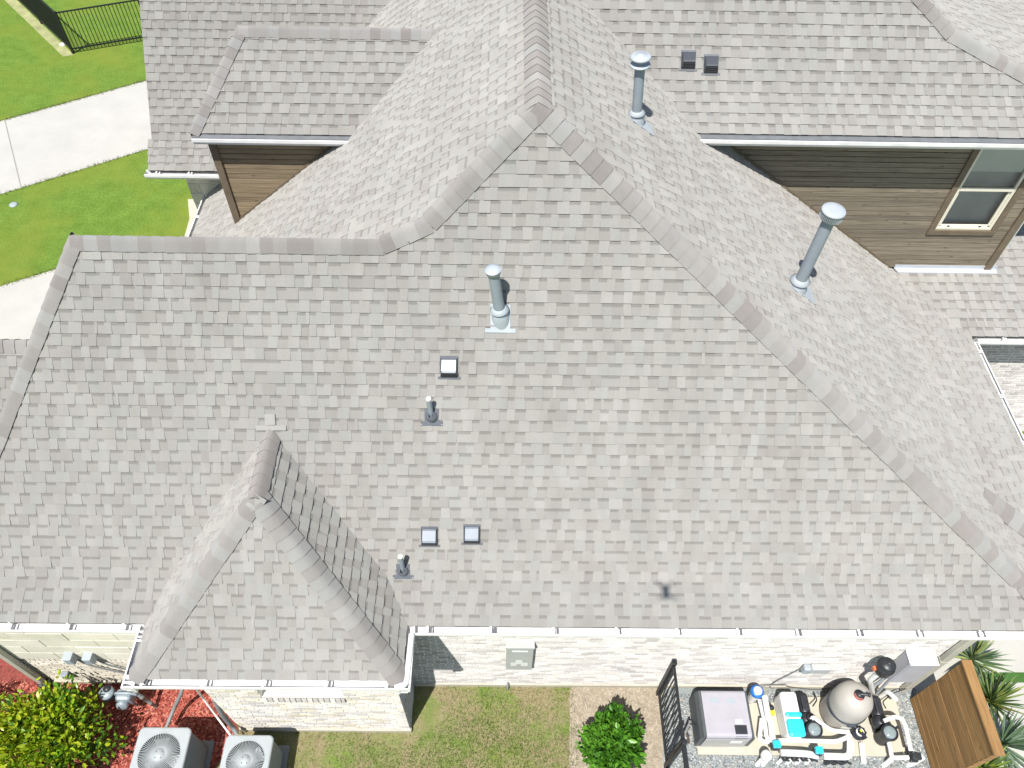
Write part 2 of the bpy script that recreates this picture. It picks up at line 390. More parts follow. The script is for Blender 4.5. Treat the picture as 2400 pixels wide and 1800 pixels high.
WH = PL(1.553, 0, (-4.883, 0, 3.698 + Z0)); WN = PL(0, -1.0, (0, yWR, RIDGE_W))
P = PL(-0.327, 0, (7.78, 0, Z0)); Fc = PL(0, 0.45, (0, 5.62, 0.475 + Z0))
R3 = PL(0, 0.31, (0, 8.676, Z0))
# dormer block on the west side (D), gable behind it (N), second storey on the east (R)
kD, kR, kN = 1.058, 1.09, 1.02
def scl(y, z, k): return y * k, CH - (CH - z) * k + Z0
yD, zD = scl(9.533238, 3.119182, kD); aD = 0.745236
D = PL(0, tan(aD), (0, yD, zD)); DW = PL(1.40, 0, (-4.70, 0, zD)); yDR = D.at(800, 68).y; zDR = D.z(0, yDR); DN = PL(0, -tan(aD), (0, yDR, zDR))
yR, zR = scl(8.763504, 3.755177, kR); aR, fR, eR = 0.788329, 0.526628, EX * kR
kRp = (yR + 4 * eR * math.cos(fR), zR + 4 * eR * math.sin(fR))
R = PL(0, tan(aR), (0, kRp[0], kRp[1])); RF = PL(0, tan(fR), (0, yR, zR))
R2a = PL(-0.695, 0, (6.272, 0, 4.141 + Z0)); R2b = PL(-0.349, 0, (6.272, 0, 4.141 + Z0))
yN, zN = scl(11.572949, 0.924127, kN); aN, fN, eN = 0.898697, 0.520686, EX * kN
kNp = (yN + 4 * eN * math.cos(fN), zN + 4 * eN * math.sin(fN))
N = PL(0, tan(aN), (0, kNp[0], kNp[1])); NF = PL(0, tan(fN), (0, yN, zN)); N_RIDGE = N.z(0, 15.2)
# bumped-out bay
yB, aB = 2.995452, 0.91495
B = PL(0, tan(aB), (0, yB, Z0)); zBR = 1.90 + Z0; xBR = -2.80
BE = PL(-1.90 / 1.61, 0, (xBR, 0, zBR)); BW = PL(1.90 / 1.65, 0, (xBR, 0, zBR))
yBA = yB + 1.90 / tan(aB); yBS = kS[0] + (zBR - kS[1]) / tan(aS)
# low cross roof at the far left
Lr = PL(0, 1.19, (0, 6.58, 2.03 + Z0)); LrN = PL(0, -1.19, (0, 6.58, 2.03 + Z0))

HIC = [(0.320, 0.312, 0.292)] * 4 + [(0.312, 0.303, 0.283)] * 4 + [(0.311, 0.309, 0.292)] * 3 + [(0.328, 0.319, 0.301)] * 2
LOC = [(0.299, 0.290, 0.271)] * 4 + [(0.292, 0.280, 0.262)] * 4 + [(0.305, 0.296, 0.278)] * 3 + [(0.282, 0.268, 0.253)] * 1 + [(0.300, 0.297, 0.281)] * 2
def clip(poly, fn):
    out = []
    for i in range(len(poly)):
        p, q = poly[i], poly[(i + 1) % len(poly)]; a, b = fn(p), fn(q)
        if a >= 0: out.append(p)
        if (a >= 0) != (b >= 0): out.append(p + (q - p) * (a / (a - b)))
    return out
TABS = []           # (pixel area, slope index, [(point, height, band)...], colour, normal)
SLOPES = []
def tri_area(pp):
    return abs(sum(pp[i][0] * pp[(i + 1) % len(pp)][1] - pp[(i + 1) % len(pp)][0] * pp[i][1] for i in range(len(pp)))) / 2
def shingle(slope, O, U, V, k0, k1, e, u0, u1, cons, skip=None, v0=0.0):
    """courses k0..k1 of tabs; cons(k, z) -> list of functions that must be >= 0"""
    Nn = U.cross(V)
    for k in range(k0, k1):
        vb = v0 + (k - k0) * e; mid = O + V * (vb + e / 2); fns = cons(k, mid.z)
        if fns is None: continue
        us = [u0 - random.uniform(0, 0.25)]; hi = random.random() < 0.5
        cells = []
        while us[-1] < u1:
            w = random.choice([random.uniform(0.08, 0.115), random.uniform(0.095, 0.14), random.uniform(0.115, 0.17)])
            if random.random() < 0.05: w = 0.035
            us.append(us[-1] + w); cells.append(hi); hi = (not hi) if random.random() < 0.93 else hi
        sk = [random.uniform(-0.008, 0.008) for _ in us]; wob = [random.uniform(-0.003, 0.003) for _ in us]
        for i, h in enumerate(cells):
            a, b = us[i], us[i + 1]; top = vb + e + 0.022
            va = vb + wob[i // 3 % len(wob)]
            q = [O + U * (a + sk[i]) + V * va, O + U * (b + sk[i + 1]) + V * va, O + U * (b - sk[i + 1]) + V * top, O + U * (a - sk[i]) + V * top]
            c = (q[0] + q[2]) / 2
            if skip and skip(c): continue
            full = all(fn(p) >= 0 for fn in fns for p in q)
            if not full:
                for fn in fns:
                    q = clip(q, fn)
                    if len(q) < 3: break
                if len(q) < 3: continue
            hb = 0.0195 if h else 0.0115
            if random.random() < 0.03: hb += 0.004
            ds = []
            for p in q:
                t = ((p - O).dot(V) - vb) / e; t = max(0, min(1.15, t))
                ds.append((p + Nn * (hb + (0.0035 - hb) * t / 1.15), 0.0 if h else t))
            pp = [px(d[0]) for d in ds]
            vis = -60 < pp[0][0] < 2460 and -60 < pp[0][1] < 1860
            ar = tri_area(pp) if vis else 0.0
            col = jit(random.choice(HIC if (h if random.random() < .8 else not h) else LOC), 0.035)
            TABS.append((ar, slope, ds, col, Nn))
def new_slope(name, plane, pts, label=None):
    """deck under the shingles; pts = outline in plan"""
    m = MB(); top = [Vector((x, y, plane.z(x, y) - 0.004)) for x, y in pts]; dn = Vector((0, 0, -0.06))
    n = len(top); m.poly(top); m.add([p for p in top] + [p + dn for p in top], [(i, n + i, n + (i + 1) % n, (i + 1) % n) for i in range(n)])
    m.poly([p + dn for p in top][::-1])
    o = m.build('roof_slope', 'underlay', house)
    if label: o['label'] = label
    SLOPES.append(o); return len(SLOPES) - 1
def hip(pl, off=0.0): return lambda p: -pl.g(p) + off        # keep below the other plane
def val(pl, off=0.0): return lambda p: pl.g(p) + off         # keep above the other plane
def lt(ax, v): return lambda p: v - p[ax]
def gt(ax, v): return lambda p: p[ax] - v
def sface(pl, y): return Vector((0, y, pl.z(0, y)))
def ns(a): return Vector((0, math.cos(a), math.sin(a)))
X_, Y_, Zu = Vector((1, 0, 0)), Vector((0, 1, 0)), Vector((0, 0, 1))
# main south slope
def in_bay(c):
    d = min(B.z(c.x, c.y), BE.z(c.x, c.y), BW.z(c.x, c.y)) - c.z
    return d > 0.12
def zone(pl, y): return pl.z(0, y)
xSE = line_at(SF, Ea, 1, yS).x
sl_ = new_slope('south', SF, [(-7.26, yS + .01), (xSE, yS + .01), (line_at(S, Ea, 1, kS[0]).x, kS[0]), (-7.07, kS[0])], 'bell-cast eave strip of the main south slope')
shingle(sl_, sface(SF, yS), X_, ns(fS), 0, 4, EX, -7.4, 7.2, lambda k, z: [hip(Ea), hip(WH)], in_bay)
xw = (RIDGE_W - A.z) / TW + A.x
sl_ = new_slope('south', S, [(line_at(S, WH, 2, kS[1]).x, kS[0]), (line_at(S, Ea, 1, kS[0]).x, kS[0]), (A.x, A.y), (line_at(S, Wa, 2, RIDGE_W).x, yWR), (line_at(S, WH, 2, RIDGE_W).x, yWR)], 'broad south roof slope carrying most of the vents')
shingle(sl_, sface(S, kS[0]), X_, ns(aS), 4, 4 + int((A - Vector((A.x, *kS))).length / EX) + 1, EX, -7.3, 7.2,
        lambda k, z: [hip(Ea), hip(WH), lt(2, RIDGE_W + .01)] if z < RIDGE_W - .05 else [hip(Ea), hip(Wa), lt(2, A.z)], in_bay)
# east slope of the main roof, down to its eave, and the shallower patio roof below it
VE = Vector((-math.cos(AE), 0, math.sin(AE)))
xE0 = A.x + (A.z - Z0) / TE; xK = 6.25
T = meet(Ea, P, Fc)
sl_ = new_slope('east', Ea, [(line_at(S, Ea, 1, kS[0]).x, kS[0]), (line_at(SF, Ea, 1, yS).x, yS + .03), (xE0, yS + .05), (xE0, 5.0), (T.x, T.y), (T.x, 9.88), (line_at(Ea, R, 2, zR).x, 9.88), (line_at(Ea, R, 2, zR).x, yR), (A.x, line_at(Ea, R, 0, A.x).y), (A.x, A.y)], 'east roof slope with two tall flue pipes')
def consE(k, z):
    x = A.x + (A.z - z) / TE; f = [hip(S) if z > kS[1] + .05 else hip(SF), hip(Wa)]
    if x > T.x: return f + [val(Fc)]
    if z > zR + .12: return f + [val(R, .02)]
    return f + [lt(1, 9.885)]
shingle(sl_, Vector((xE0, 0, Z0)), Y_, VE, 0, int((A.z - Z0) / math.sin(AE) / EX) + 1, EX, 3.5, 16, consE)
bP = math.atan(0.327)
sl_ = new_slope('patio', P, [(7.78, line_at(P, Fc, 0, 7.78).y), (7.78, line_at(P, R3, 0, 7.78).y), (line_at(P, R3, 1, 9.88).x, 9.88), (T.x, 9.88), (T.x, T.y)], 'shallow east roof strip above the brick courtyard')
shingle(sl_, Vector((7.78, 0, Z0)), Y_, Vector((-math.cos(bP), 0, math.sin(bP))), 0, int((7.78 - T.x) / math.cos(bP) / EX) + 1, EX, 4, 10.2,
        lambda k, z: [hip(Fc), val(R3, .01), lt(1, 9.885), gt(0, T.x - .02)])
bF = math.atan(0.45); yF0 = 5.62 - 0.475 / 0.45
sl_ = new_slope('facet', Fc, [(line_at(Fc, Ea, 1, yF0).x, yF0), (line_at(Fc, P, 1, yF0).x, yF0), (T.x, T.y)])
shingle(sl_, Vector((0, yF0, Z0)), X_, ns(bF), 0, 9, EX, 6, 8.2, lambda k, z: [hip(P), val(Ea)])
b3 = math.atan(0.31)
sl_ = new_slope('r3', R3, [(7.78, 8.69), (13, 8.69), (13, 10.9), (8.45, 10.9), (8.45, 9.88), (line_at(P, R3, 1, 9.88).x, 9.88)], 'low roof at the foot of the grey wood wall')
shingle(sl_, sface(R3, 8.676), X_, ns(b3), 0, 14, 0.167, 6, 12.6, lambda k, z: [val(P, .01), lt(1, 9.885)] if z < R3.z(0, 9.8) else [gt(0, 8.33), lt(1, 10.9)])
# west slope
bW = math.atan(TW); VW = Vector((math.cos(bW), 0, math.sin(bW))); xW0 = -5.75; zW0 = Wa.z(xW0, 0)
UW = Vector((0, -1, 0))
sl_ = new_slope('west', Wa, [(xW0, 12.3), (xW0, line_at(Wa, WN, 0, xW0).y), (line_at(S, Wa, 2, RIDGE_W).x, yWR), (A.x, A.y), (A.x, 15.2), (line_at(Wa, N, 1, 14.9).x, 14.9), (line_at(Wa, N, 2, zDR - 1.7).x, line_at(Wa, N, 2, zDR - 1.7).y), (line_at(Wa, D, 2, zDR).x, yDR), (line_at(Wa, D, 2, zD).x, yD), (line_at(Wa, D, 2, zD).x, 10.19), (-4.5, 10.19), (-4.5, 12.3)], 'west roof slope beside the brown wood dormer')
def consW(k, z):
    f = [hip(S, .01)] if z > RIDGE_W else [val(WN, .01)]
    x = A.x + (z - A.z) / TW
    f = f + [hip(Ea)]
    if z > zDR - .02: return f + [lt(1, 15.3), val(N, .01)]
    if z > zD + .05: return f + [val(D, .01)]
    if x > -4.52: return f + [lt(1, 10.19)]
    return f + [lt(1, 12.25)]
nW = int((A.z - zW0) / math.sin(bW) / EX) + 1
shingle(sl_, Vector((xW0, 0, zW0)), UW, VW, 0, nW, EX, -16, -5, consW)
shingle(sl_, Vector((xW0, 0, zW0)), UW, VW, 0, nW, EX, -16, -10, lambda k, z: [gt(1, yDR - .1), val(N, .01), val(DN, .01), lt(1, 15.3)] if zD - 1.3 < z <= zDR - .02 else None)
# wing: hip end and back
yWE = yWR + (RIDGE_W - Z0)
xh = line_at(S, WH, 2, RIDGE_W).x; xe = -4.883 - 3.698 / 1.553
new_slope('wing back', WN, [(xe, yWE), (xh, yWR), (line_at(S, Wa, 2, RIDGE_W).x, yWR), (line_at(Wa, WN, 2, zW0).x, line_at(Wa, WN, 2, zW0).y), (-5.75, yWE)])
sl_ = new_slope('wing end', WH, [(xe, yS), (line_at(S, WH, 2, kS[1]).x, kS[0]), (xh, yWR), (xe, yWE)])
bH = math.atan(1.553)
shingle(sl_, Vector((xe, 0, Z0)), UW, Vector((math.cos(bH), 0, math.sin(bH))), 0, 30, EX, -10.5, -3.5, lambda k, z: [hip(S, .0), hip(WN), lt(2, RIDGE_W)])
# cross roof at far left
xl = line_at(Lr, WH, 1, 6.58).x
sl_ = new_slope('cross', Lr, [(-9.5, 4.9), (line_at(Lr, WH, 1, 4.9).x, 4.9), (xl, 6.58), (-9.5, 6.58)])
shingle(sl_, Vector((0, 4.9, Lr.z(0, 4.9))), X_, ns(math.atan(1.19)), 0, 19, EX, -9.5, -5.5, lambda k, z: [val(WH), lt(1, 6.58), gt(0, -9.5)])
new_slope('cross back', LrN, [(-9.5, 6.58), (xl, 6.58), (line_at(LrN, WH, 1, 7.9).x, 7.9), (-9.5, 7.9)])
# dormer D
xDh = (zDR - zD) / 1.40 - 4.70
sl_ = new_slope('dormer', D, [(-4.70, yD + .01), (line_at(D, Wa, 1, yD).x, yD + .01), (line_at(D, Wa, 1, yDR).x, yDR), (xDh, yDR)], 'small dormer roof slope above brown wood wall')
shingle(sl_, Vector((0, yD, zD)), X_, ns(aD), 0, int((yDR - yD) / math.cos(aD) / (EX * kD)) + 1, EX * kD, -4.9, 0.4, lambda k, z: [hip(DW), val(Wa, .01), lt(1, yDR)])
new_slope('dormer end', DW, [(-4.70, yD), (xDh, yDR), (-4.70, 2 * yDR - yD)])
new_slope('dormer back', DN, [(xDh, yDR), (line_at(DN, Wa, 1, yDR).x, yDR), (line_at(DN, Wa, 2, zD).x, 2 * yDR - yD), (-4.70, 2 * yDR - yD)])
# gable N behind
xN = -6.48
sl_ = new_slope('gable', NF, [(xN, yN + .01), (line_at(NF, Wa, 1, yN).x, yN + .01), (line_at(N, Wa, 1, kNp[0]).x, kNp[0]), (xN, kNp[0])])
shingle(sl_, Vector((0, yN, zN)), X_, ns(fN), 0, 4, eN, xN - .1, 0, lambda k, z: [gt(0, xN - .03 - .012 * k), val(Wa, .01)])
sl_ = new_slope('gable', N, [(xN, kNp[0]), (line_at(N, Wa, 1, kNp[0]).x, kNp[0]), (line_at(N, Wa, 1, 14.8).x, 14.8), (A.x, 15.2), (xN, 15.2)], 'gable roof slope behind the dormer, cut by its own rake edge')
shingle(sl_, Vector((0, *kNp)), X_, ns(aN), 4, 4 + int((15.2 - kNp[0]) / math.cos(aN) / eN), eN, xN - .1, 1.0, lambda k, z: [gt(0, xN), val(Wa, .01)])
new_slope('gable back', PL(0, -tan(aN), (0, 15.2, N_RIDGE)), [(xN, 15.2), (A.x, 15.2), (A.x, 18.5), (xN, 18.5)])
# second storey roof R
xRv = line_at(RF, Ea, 1, yR).x
sl_ = new_slope('upper', RF, [(xRv, yR + .01), (9.4, yR + .01), (9.4, kRp[0]), (line_at(R, Ea, 1, kRp[0]).x, kRp[0])])
shingle(sl_, Vector((0, yR, zR)), X_, ns(fR), 0, 4, eR, 1.8, 9.4, lambda k, z: [val(Ea, .01), hip(R2b)])
yRt = 12.2
P1, P2 = line_at(R, R2a, 1, yRt), line_at(R, R2a, 0, 6.272)
sl_ = new_slope('upper', R, [(line_at(R, Ea, 1, kRp[0]).x, kRp[0]), (line_at(R, R2b, 1, kRp[0]).x, kRp[0]), (P2.x, P2.y), (P1.x, yRt), (A.x - .6, yRt), (A.x, line_at(R, Ea, 0, A.x).y)], 'upper roof slope over the second storey')
shingle(sl_, Vector((0, *kRp)), X_, ns(aR), 4, 4 + int((yRt - kRp[0]) / math.cos(aR) / eR), eR, 0, 9.4, lambda k, z: ([hip(R2a)] if z > 4.141 + Z0 else [hip(R2b)]) + ([val(Ea, .01)] if z < A.z else [gt(0, A.x)]))
s1, s2 = math.atan(0.695), math.atan(0.349)
xb = 8.95
sl_ = new_slope('upper east', R2b, [(xb, line_at(R, R2b, 0, xb).y), (xb, 14.5), (6.272, 14.5), (P2.x, P2.y)])
shingle(sl_, Vector((xb, 0, R2b.z(xb, 0))), Y_, Vector((-math.cos(s2), 0, math.sin(s2))), 0, int((xb - 6.272) / math.cos(s2) / eR) + 1, eR, 9, 14.4, lambda k, z: [hip(R), gt(0, 6.26)])
sl_ = new_slope('upper east', R2a, [(6.272, P2.y), (6.272, 14.5), (P1.x, 14.5), (P1.x, yRt)])
shingle(sl_, Vector((6.272, 0, 4.141 + Z0)), Y_, Vector((-math.cos(s1), 0, math.sin(s1))), 0, int((6.272 - P1.x) / math.cos(s1) / eR) + 1, eR, 10, 14.4, lambda k, z: [hip(R), gt(0, P1.x)])
# bay
xBE, xBW = xBR + 1.61, xBR - 1.65; be = math.atan(1.90 / 1.61)
sl_ = new_slope('bay', B, [(xBW, yB + .01), (xBE, yB + .01), (xBR, yBA)], 'triangular south slope of the bay roof')
shingle(sl_, Vector((0, yB, Z0)), X_, ns(aB), 0, 18, EX, xBW - .2, xBE + .1, lambda k, z: [hip(BE), hip(BW)])
bb = math.atan(1.90 / 1.65)
sl_ = new_slope('bay east', BE, [(xBE, yB), (xBE, yS), (line_at(BE, S, 2, kS[1]).x, kS[0]), (xBR, yBS), (xBR, yBA)], 'shaded east slope of the bay roof')
shingle(sl_, Vector((xBE, 0, Z0)), Y_, Vector((-math.cos(be), 0, math.sin(be))), 0, 18, EX, 2.9, 5.6, lambda k, z: [hip(B), hip(BW), val(S, .015) if z > kS[1] + .05 else val(SF, .015)])
sl_ = new_slope('bay west', BW, [(xBW, yB), (xBR, yBA), (xBR, yBS), (line_at(BW, S, 2, kS[1]).x, kS[0]), (xBW, yS)])
shingle(sl_, Vector((xBW, 0, Z0)), UW, Vector((math.cos(bb), 0, math.sin(bb))), 0, 18, EX, -5.6, -2.9, lambda k, z: [hip(B), hip(BE), val(S, .015) if z > kS[1] + .05 else val(SF, .015)])

TABS.sort(key=lambda t: -t[0])
def add_tab(m, t, depth=0.011):
    ar, s_, ds, col, Nn = t; n = len(ds); top = [d[0] for d in ds]; bd = [d[1] for d in ds]
    m.add(top, [list(range(n))], col=col, band=bd)
    low = [p - Nn * depth for p in top]
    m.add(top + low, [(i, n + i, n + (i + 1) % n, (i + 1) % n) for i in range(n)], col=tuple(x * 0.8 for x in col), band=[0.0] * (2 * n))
for t in TABS[:300]:
    m = MB(); add_tab(m, t); m.build('shingle', 'shingle', SLOPES[t[1]])
fields = {}
for t in TABS[300:]: add_tab(fields.setdefault(t[1], MB()), t)
for k_, m in fields.items(): m.build('shingle_field', 'shingle', SLOPES[k_], kind='stuff')

# ---- ridge and hip caps: bent shingles laid one over the other
CAPC = [(0.282, 0.272, 0.259), (0.302, 0.293, 0.281), (0.259, 0.246, 0.233), (0.244, 0.227, 0.216), (0.290, 0.289, 0.279), (0.271, 0.260, 0.250)]
def caps(p0, p1, plA, plB, e=0.152, w=0.150, lift=0.0225, wB=None):
    """from the low end p0 to the high end p1; plA/plB = slopes on either side (normals)"""
    p0, p1 = Vector(p0), Vector(p1); d = (p1 - p0); L = d.length; d.normalize(); wB = wB or w
    nA = plA.n() if isinstance(plA, PL) else plA; nB = plB.n() if isinstance(plB, PL) else plB
    sA = nA.cross(d); sB = nB.cross(d)
    if sA.dot(nB) > 0: sA = -sA
    if sB.dot(nA) > 0: sB = -sB
    up = (nA + nB).normalized()
    k = max(1, int(round(L / e))); e = L / k
    for i in range(k):
        m = MB(); a, b = i * e, (i + 1) * e + 0.025
        sec = []
        for q, h in ((a, lift + 0.008), (b, lift - 0.002)):
            c = p0 + d * q; j1, j2 = random.uniform(-.004, .004), random.uniform(-.004, .004)
            sec.append([c + sA * (w + j1) + nA * (h - .002), c + sA * (w * .5) + nA * (h + .004), c + sA * .035 + nA * (h + .001), c + up * (h + .001),
                        c + sB * .035 + nB * (h + .001), c + sB * (wB * .5) + nB * (h + .004), c + sB * (wB + j2) + nB * (h - .002)])
        lo, hi = sec; n = 7; col = jit(random.choice(CAPC), 0.05)
        m.add(lo + hi, [(j, j + 1, n + j + 1, n + j) for j in range(n - 1)], col=col, smooth=True)
        t_ = lift + .006
        nn = [nA, nA, nA, up, nB, nB, nB]
        m.add(lo + [p - q * t_ for p, q in zip(lo, nn)], [(j, n + j, n + j + 1, j + 1) for j in range(n - 1)], col=tuple(x * .75 for x in col))
        m.add([lo[0], hi[0], hi[0] - nA * t_, lo[0] - nA * t_], [(0, 1, 2, 3)], col=tuple(x * .75 for x in col))
        m.add([lo[6], hi[6], hi[6] - nB * t_, lo[6] - nB * t_], [(3, 2, 1, 0)], col=tuple(x * .75 for x in col))
        m.build('ridge_cap', 'shingle', house)
caps(line_at(SF, Ea, 1, yS), line_at(S, Ea, 1, kS[0]), SF, Ea)
caps(line_at(S, Ea, 1, kS[0]), A, S, Ea)
hw = line_at(S, Wa, 2, RIDGE_W)
dW = (A - hw)
bend = hw + dW * 0.16; ctr = hw + Vector((-0.28, 0, 0))
caps(bend, A - dW * 0.03, S, Wa)
caps(ctr + Vector((-.02, .0, .0)), bend, S, (WN.n() + Wa.n()).normalized())
caps(Vector((xh, yWR, RIDGE_W)), ctr, S, WN)
caps(line_at(S, WH, 2, kS[1] - .0), Vector((xh, yWR, RIDGE_W)), S, WH)
caps(A + Vector((0, .0, .004)), Vector((A.x, 11.6, A.z + .004)), Ea, Wa, w=0.17)
caps(T + Vector((1.4, -1.4 * 0.327 / 0.45, -1.4 * 0.327)), T, Fc, P)
caps(Vector((xDh, yDR, zDR)), Vector((line_at(D, Wa, 1, yDR).x + .05, yDR, zDR)), D, DN)
caps(Vector((-4.70, yD, zD)), Vector((xDh, yDR, zDR)), D, DW)
caps(line_at(R, R2b, 0, 8.4), P2, R, R2b); caps(P2, P1, R, R2a)
caps(Vector((xBE, yB, Z0)), Vector((xBR, yBA, zBR)), B, BE); caps(Vector((xBW, yB, Z0)), Vector((xBR, yBA, zBR)), B, BW)
caps(Vector((xBR, yBA - .05, zBR + .006)), Vector((xBR, yBS, zBR + .006)), BE, BW)
Pr = Vector((xBR, yBS, zBR)); Vs, Ns = ns(aS), S.n()
for a0_, a1_, b0_, b1_, hh in ((-.16, .20, -.015, .045, .034), (-.05, .075, .052, .185, .028)):
    m = MB(); q = [Pr + X_ * a + Vs * b + Ns * hh for a, b in ((a0_, b0_), (a1_, b0_ + .006), (a1_, b1_ + .004), (a0_, b1_))]
    m.add(q + [p - Ns * hh for p in q], [(0, 1, 2, 3), (0, 4, 5, 1), (1, 5, 6, 2), (2, 6, 7, 3), (3, 7, 4, 0)], col=(0.35, 0.345, 0.325)); m.build('patch_shingle', 'shingle', house)
caps(Vector((xl, 6.58, 2.03 + Z0)), Vector((-7.6, 6.58, 2.03 + Z0)), Lr, LrN)
caps(Vector((8.5, 10.9, R3.z(0, 10.9))), Vector((10.4, 10.9, R3.z(0, 10.9))), R3, PL(0, -.31, (0, 10.9, R3.z(0, 10.9))))
# ---- gutters
GO = [(0.0, -.02), (0.0, -.13), (.085, -.13), (.100, -.09), (.125, -.07), (.125, -.02), (.105, -.02)]
GI = [(.105, -.024), (.121, -.024), (.121, -.068), (.096, -.087), (.082, -.126), (.004, -.126), (.004, -.02)]
def gutter(p0, p1, out, step=0.8, first=0.3, fascia=True, strap='hanger'):
    p0, p1, out = Vector(p0), Vector(p1), Vector(out); d = (p1 - p0); L = d.length; d.normalize(); p0 = p0 - out * 0.02; p1 = p1 - out * .02
    m = MB(); loop = GO + GI; n = len(loop)
    pts = [p + out * o + Zu * z for p in (p0, p1) for o, z in loop]
    m.add(pts, [(i, (i + 1) % n, n + (i + 1) % n, n + i) for i in range(n)])
    cap = [(0.0, -.02), (0.0, -.13), (.085, -.13), (.100, -.09), (.125, -.07), (.125, -.02)]
    for p in (p0 + d * .002, p1 - d * .002): m.poly([p + out * o + Zu * z for o, z in cap])
    g = m.build('gutter', 'white_metal', house)
    s = first
    while s < L - .1:
        c = p0 + d * s
        h = MB(); h.bar(c + out * .006 - Zu * .035, c + out * .119 - Zu * .035, .022, .006); h.bar(c + out * .004 - Zu * .03, c + out * .004 - Zu * .09, .022, .004, up=out)
        h.build('gutter_hanger', strap, g)
        h = MB(); h.bar(c - d * .05 + out * .002 - Zu * .022, c - d * .05 + out * .121 - Zu * .021, .03, .003); h.build('gutter_strap', 'white_metal', g)
        s += step * random.uniform(.97, 1.03)
    if fascia:
        m = MB(); q = p0 - out * .028; m.bar(q + out * .012 - Zu * .10, p1 - out * .028 + out * .012 - Zu * .10, .024, .16, up=Zu); m.build('fascia', 'white_board', house)
    return g
gutter((-7.2, yS, Z0), (xBW - .02, yS, Z0), (0, -1, 0), 0.72, .35)
gutter((xBE + .11, yS, Z0), (xSE + .05, yS, Z0), (0, -1, 0), 0.78, .2)
gutter((xBW - .10, yB, Z0), (xBE + .10, yB, Z0), (0, -1, 0), 0.74, .28)
gutter((xBE, yB - .11, Z0 - .001), (xBE, yS, Z0 - .001), (1, 0, 0), .55, .35, True, 'white_metal')
gutter((xBW, yB - .11, Z0 - .001), (xBW, yS - .02, Z0 - .001), (-1, 0, 0), .5, .12, True, 'white_metal')
gutter((7.78, 4.4, Z0), (7.78, 8.58, Z0), (1, 0, 0), .9, .4, True, 'white_metal')
gutter((7.89, 8.676, Z0), (13, 8.676, Z0), (0, -1, 0), .9, .5, True, 'white_metal')
gutter((xW0, 7.6, zW0), (xW0, 12.2, zW0), (-1, 0, 0), .75, .2, True, 'white_metal')
gutter((xN - .08, yN, zN), (-4.3, yN, zN), (0, -1, 0), .6, .25, True, 'white_metal')
gutter((-4.66, yD - .02, zD), (line_at(D, Wa, 1, yD).x + .12, yD - .02, zD), (0, -1, 0), 9, 8)
gutter((xRv - .12, yR - .02, zR), (8.95, yR - .02, zR), (0, -1, 0), 9, 8)
for a_, b_, y_, z_ in ((-4.66, line_at(D, Wa, 1, yD).x + .05, yD, zD), (xRv - .06, 8.95, yR, zR)):
    m = MB(); m.add([Vector((x, y_ + dy, z_ + dz)) for x in (a_, b_) for dy, dz in ((.02, -.012), (-.075, -.030), (-.075, -.036), (.02, -.018))], [(0, 1, 5, 4), (1, 2, 6, 5), (2, 3, 7, 6), (0, 3, 2, 1), (4, 5, 6, 7)]); m.build('drip_edge', 'drip_grey', house)
# soffits
def board(name, pts, mat, **t): m = MB(); m.poly([Vector(p) for p in pts]); return m.build(name, mat, house, **t)
def boxpart(name, lo, hi, mat, par=None, bev=0.0, **t): m = MB(); m.box(lo, hi, bev); return m.build(name, mat, par or house, **t)
zs = Z0 - .185
boxpart('soffit', (-7.2, yS + .03, zs), (6.9, 4.1, zs + .02), 'white_board')
boxpart('soffit', (xBW + .03, yB + .03, zs - .003), (xBE - .03, yS + .02, zs + .017), 'white_board')
boxpart('soffit', (7.2, 4.6, zs), (7.74, 9.0, zs + .02), 'white_board')
boxpart('soffit', (7.76, 8.71, zs - .003), (13, 9.2, zs + .017), 'white_board')
boxpart('soffit', (xN, yN + .03, zN - .185), (-4.5, 12.3, zN - .165), 'white_board')
boxpart('soffit', (xW0 + .03, 7.6, zW0 - .185), (-5.3, 12.2, zW0 - .165), 'white_board')
boxpart('soffit', (-4.64, yD + .03, zD - .175), (line_at(D, Wa, 1, yD).x + .3, 10.22, zD - .155), 'white_board')
boxpart('soffit', (xRv + .0, yR + .03, zR - .175), (8.95, 9.95, zR - .155), 'white_board')

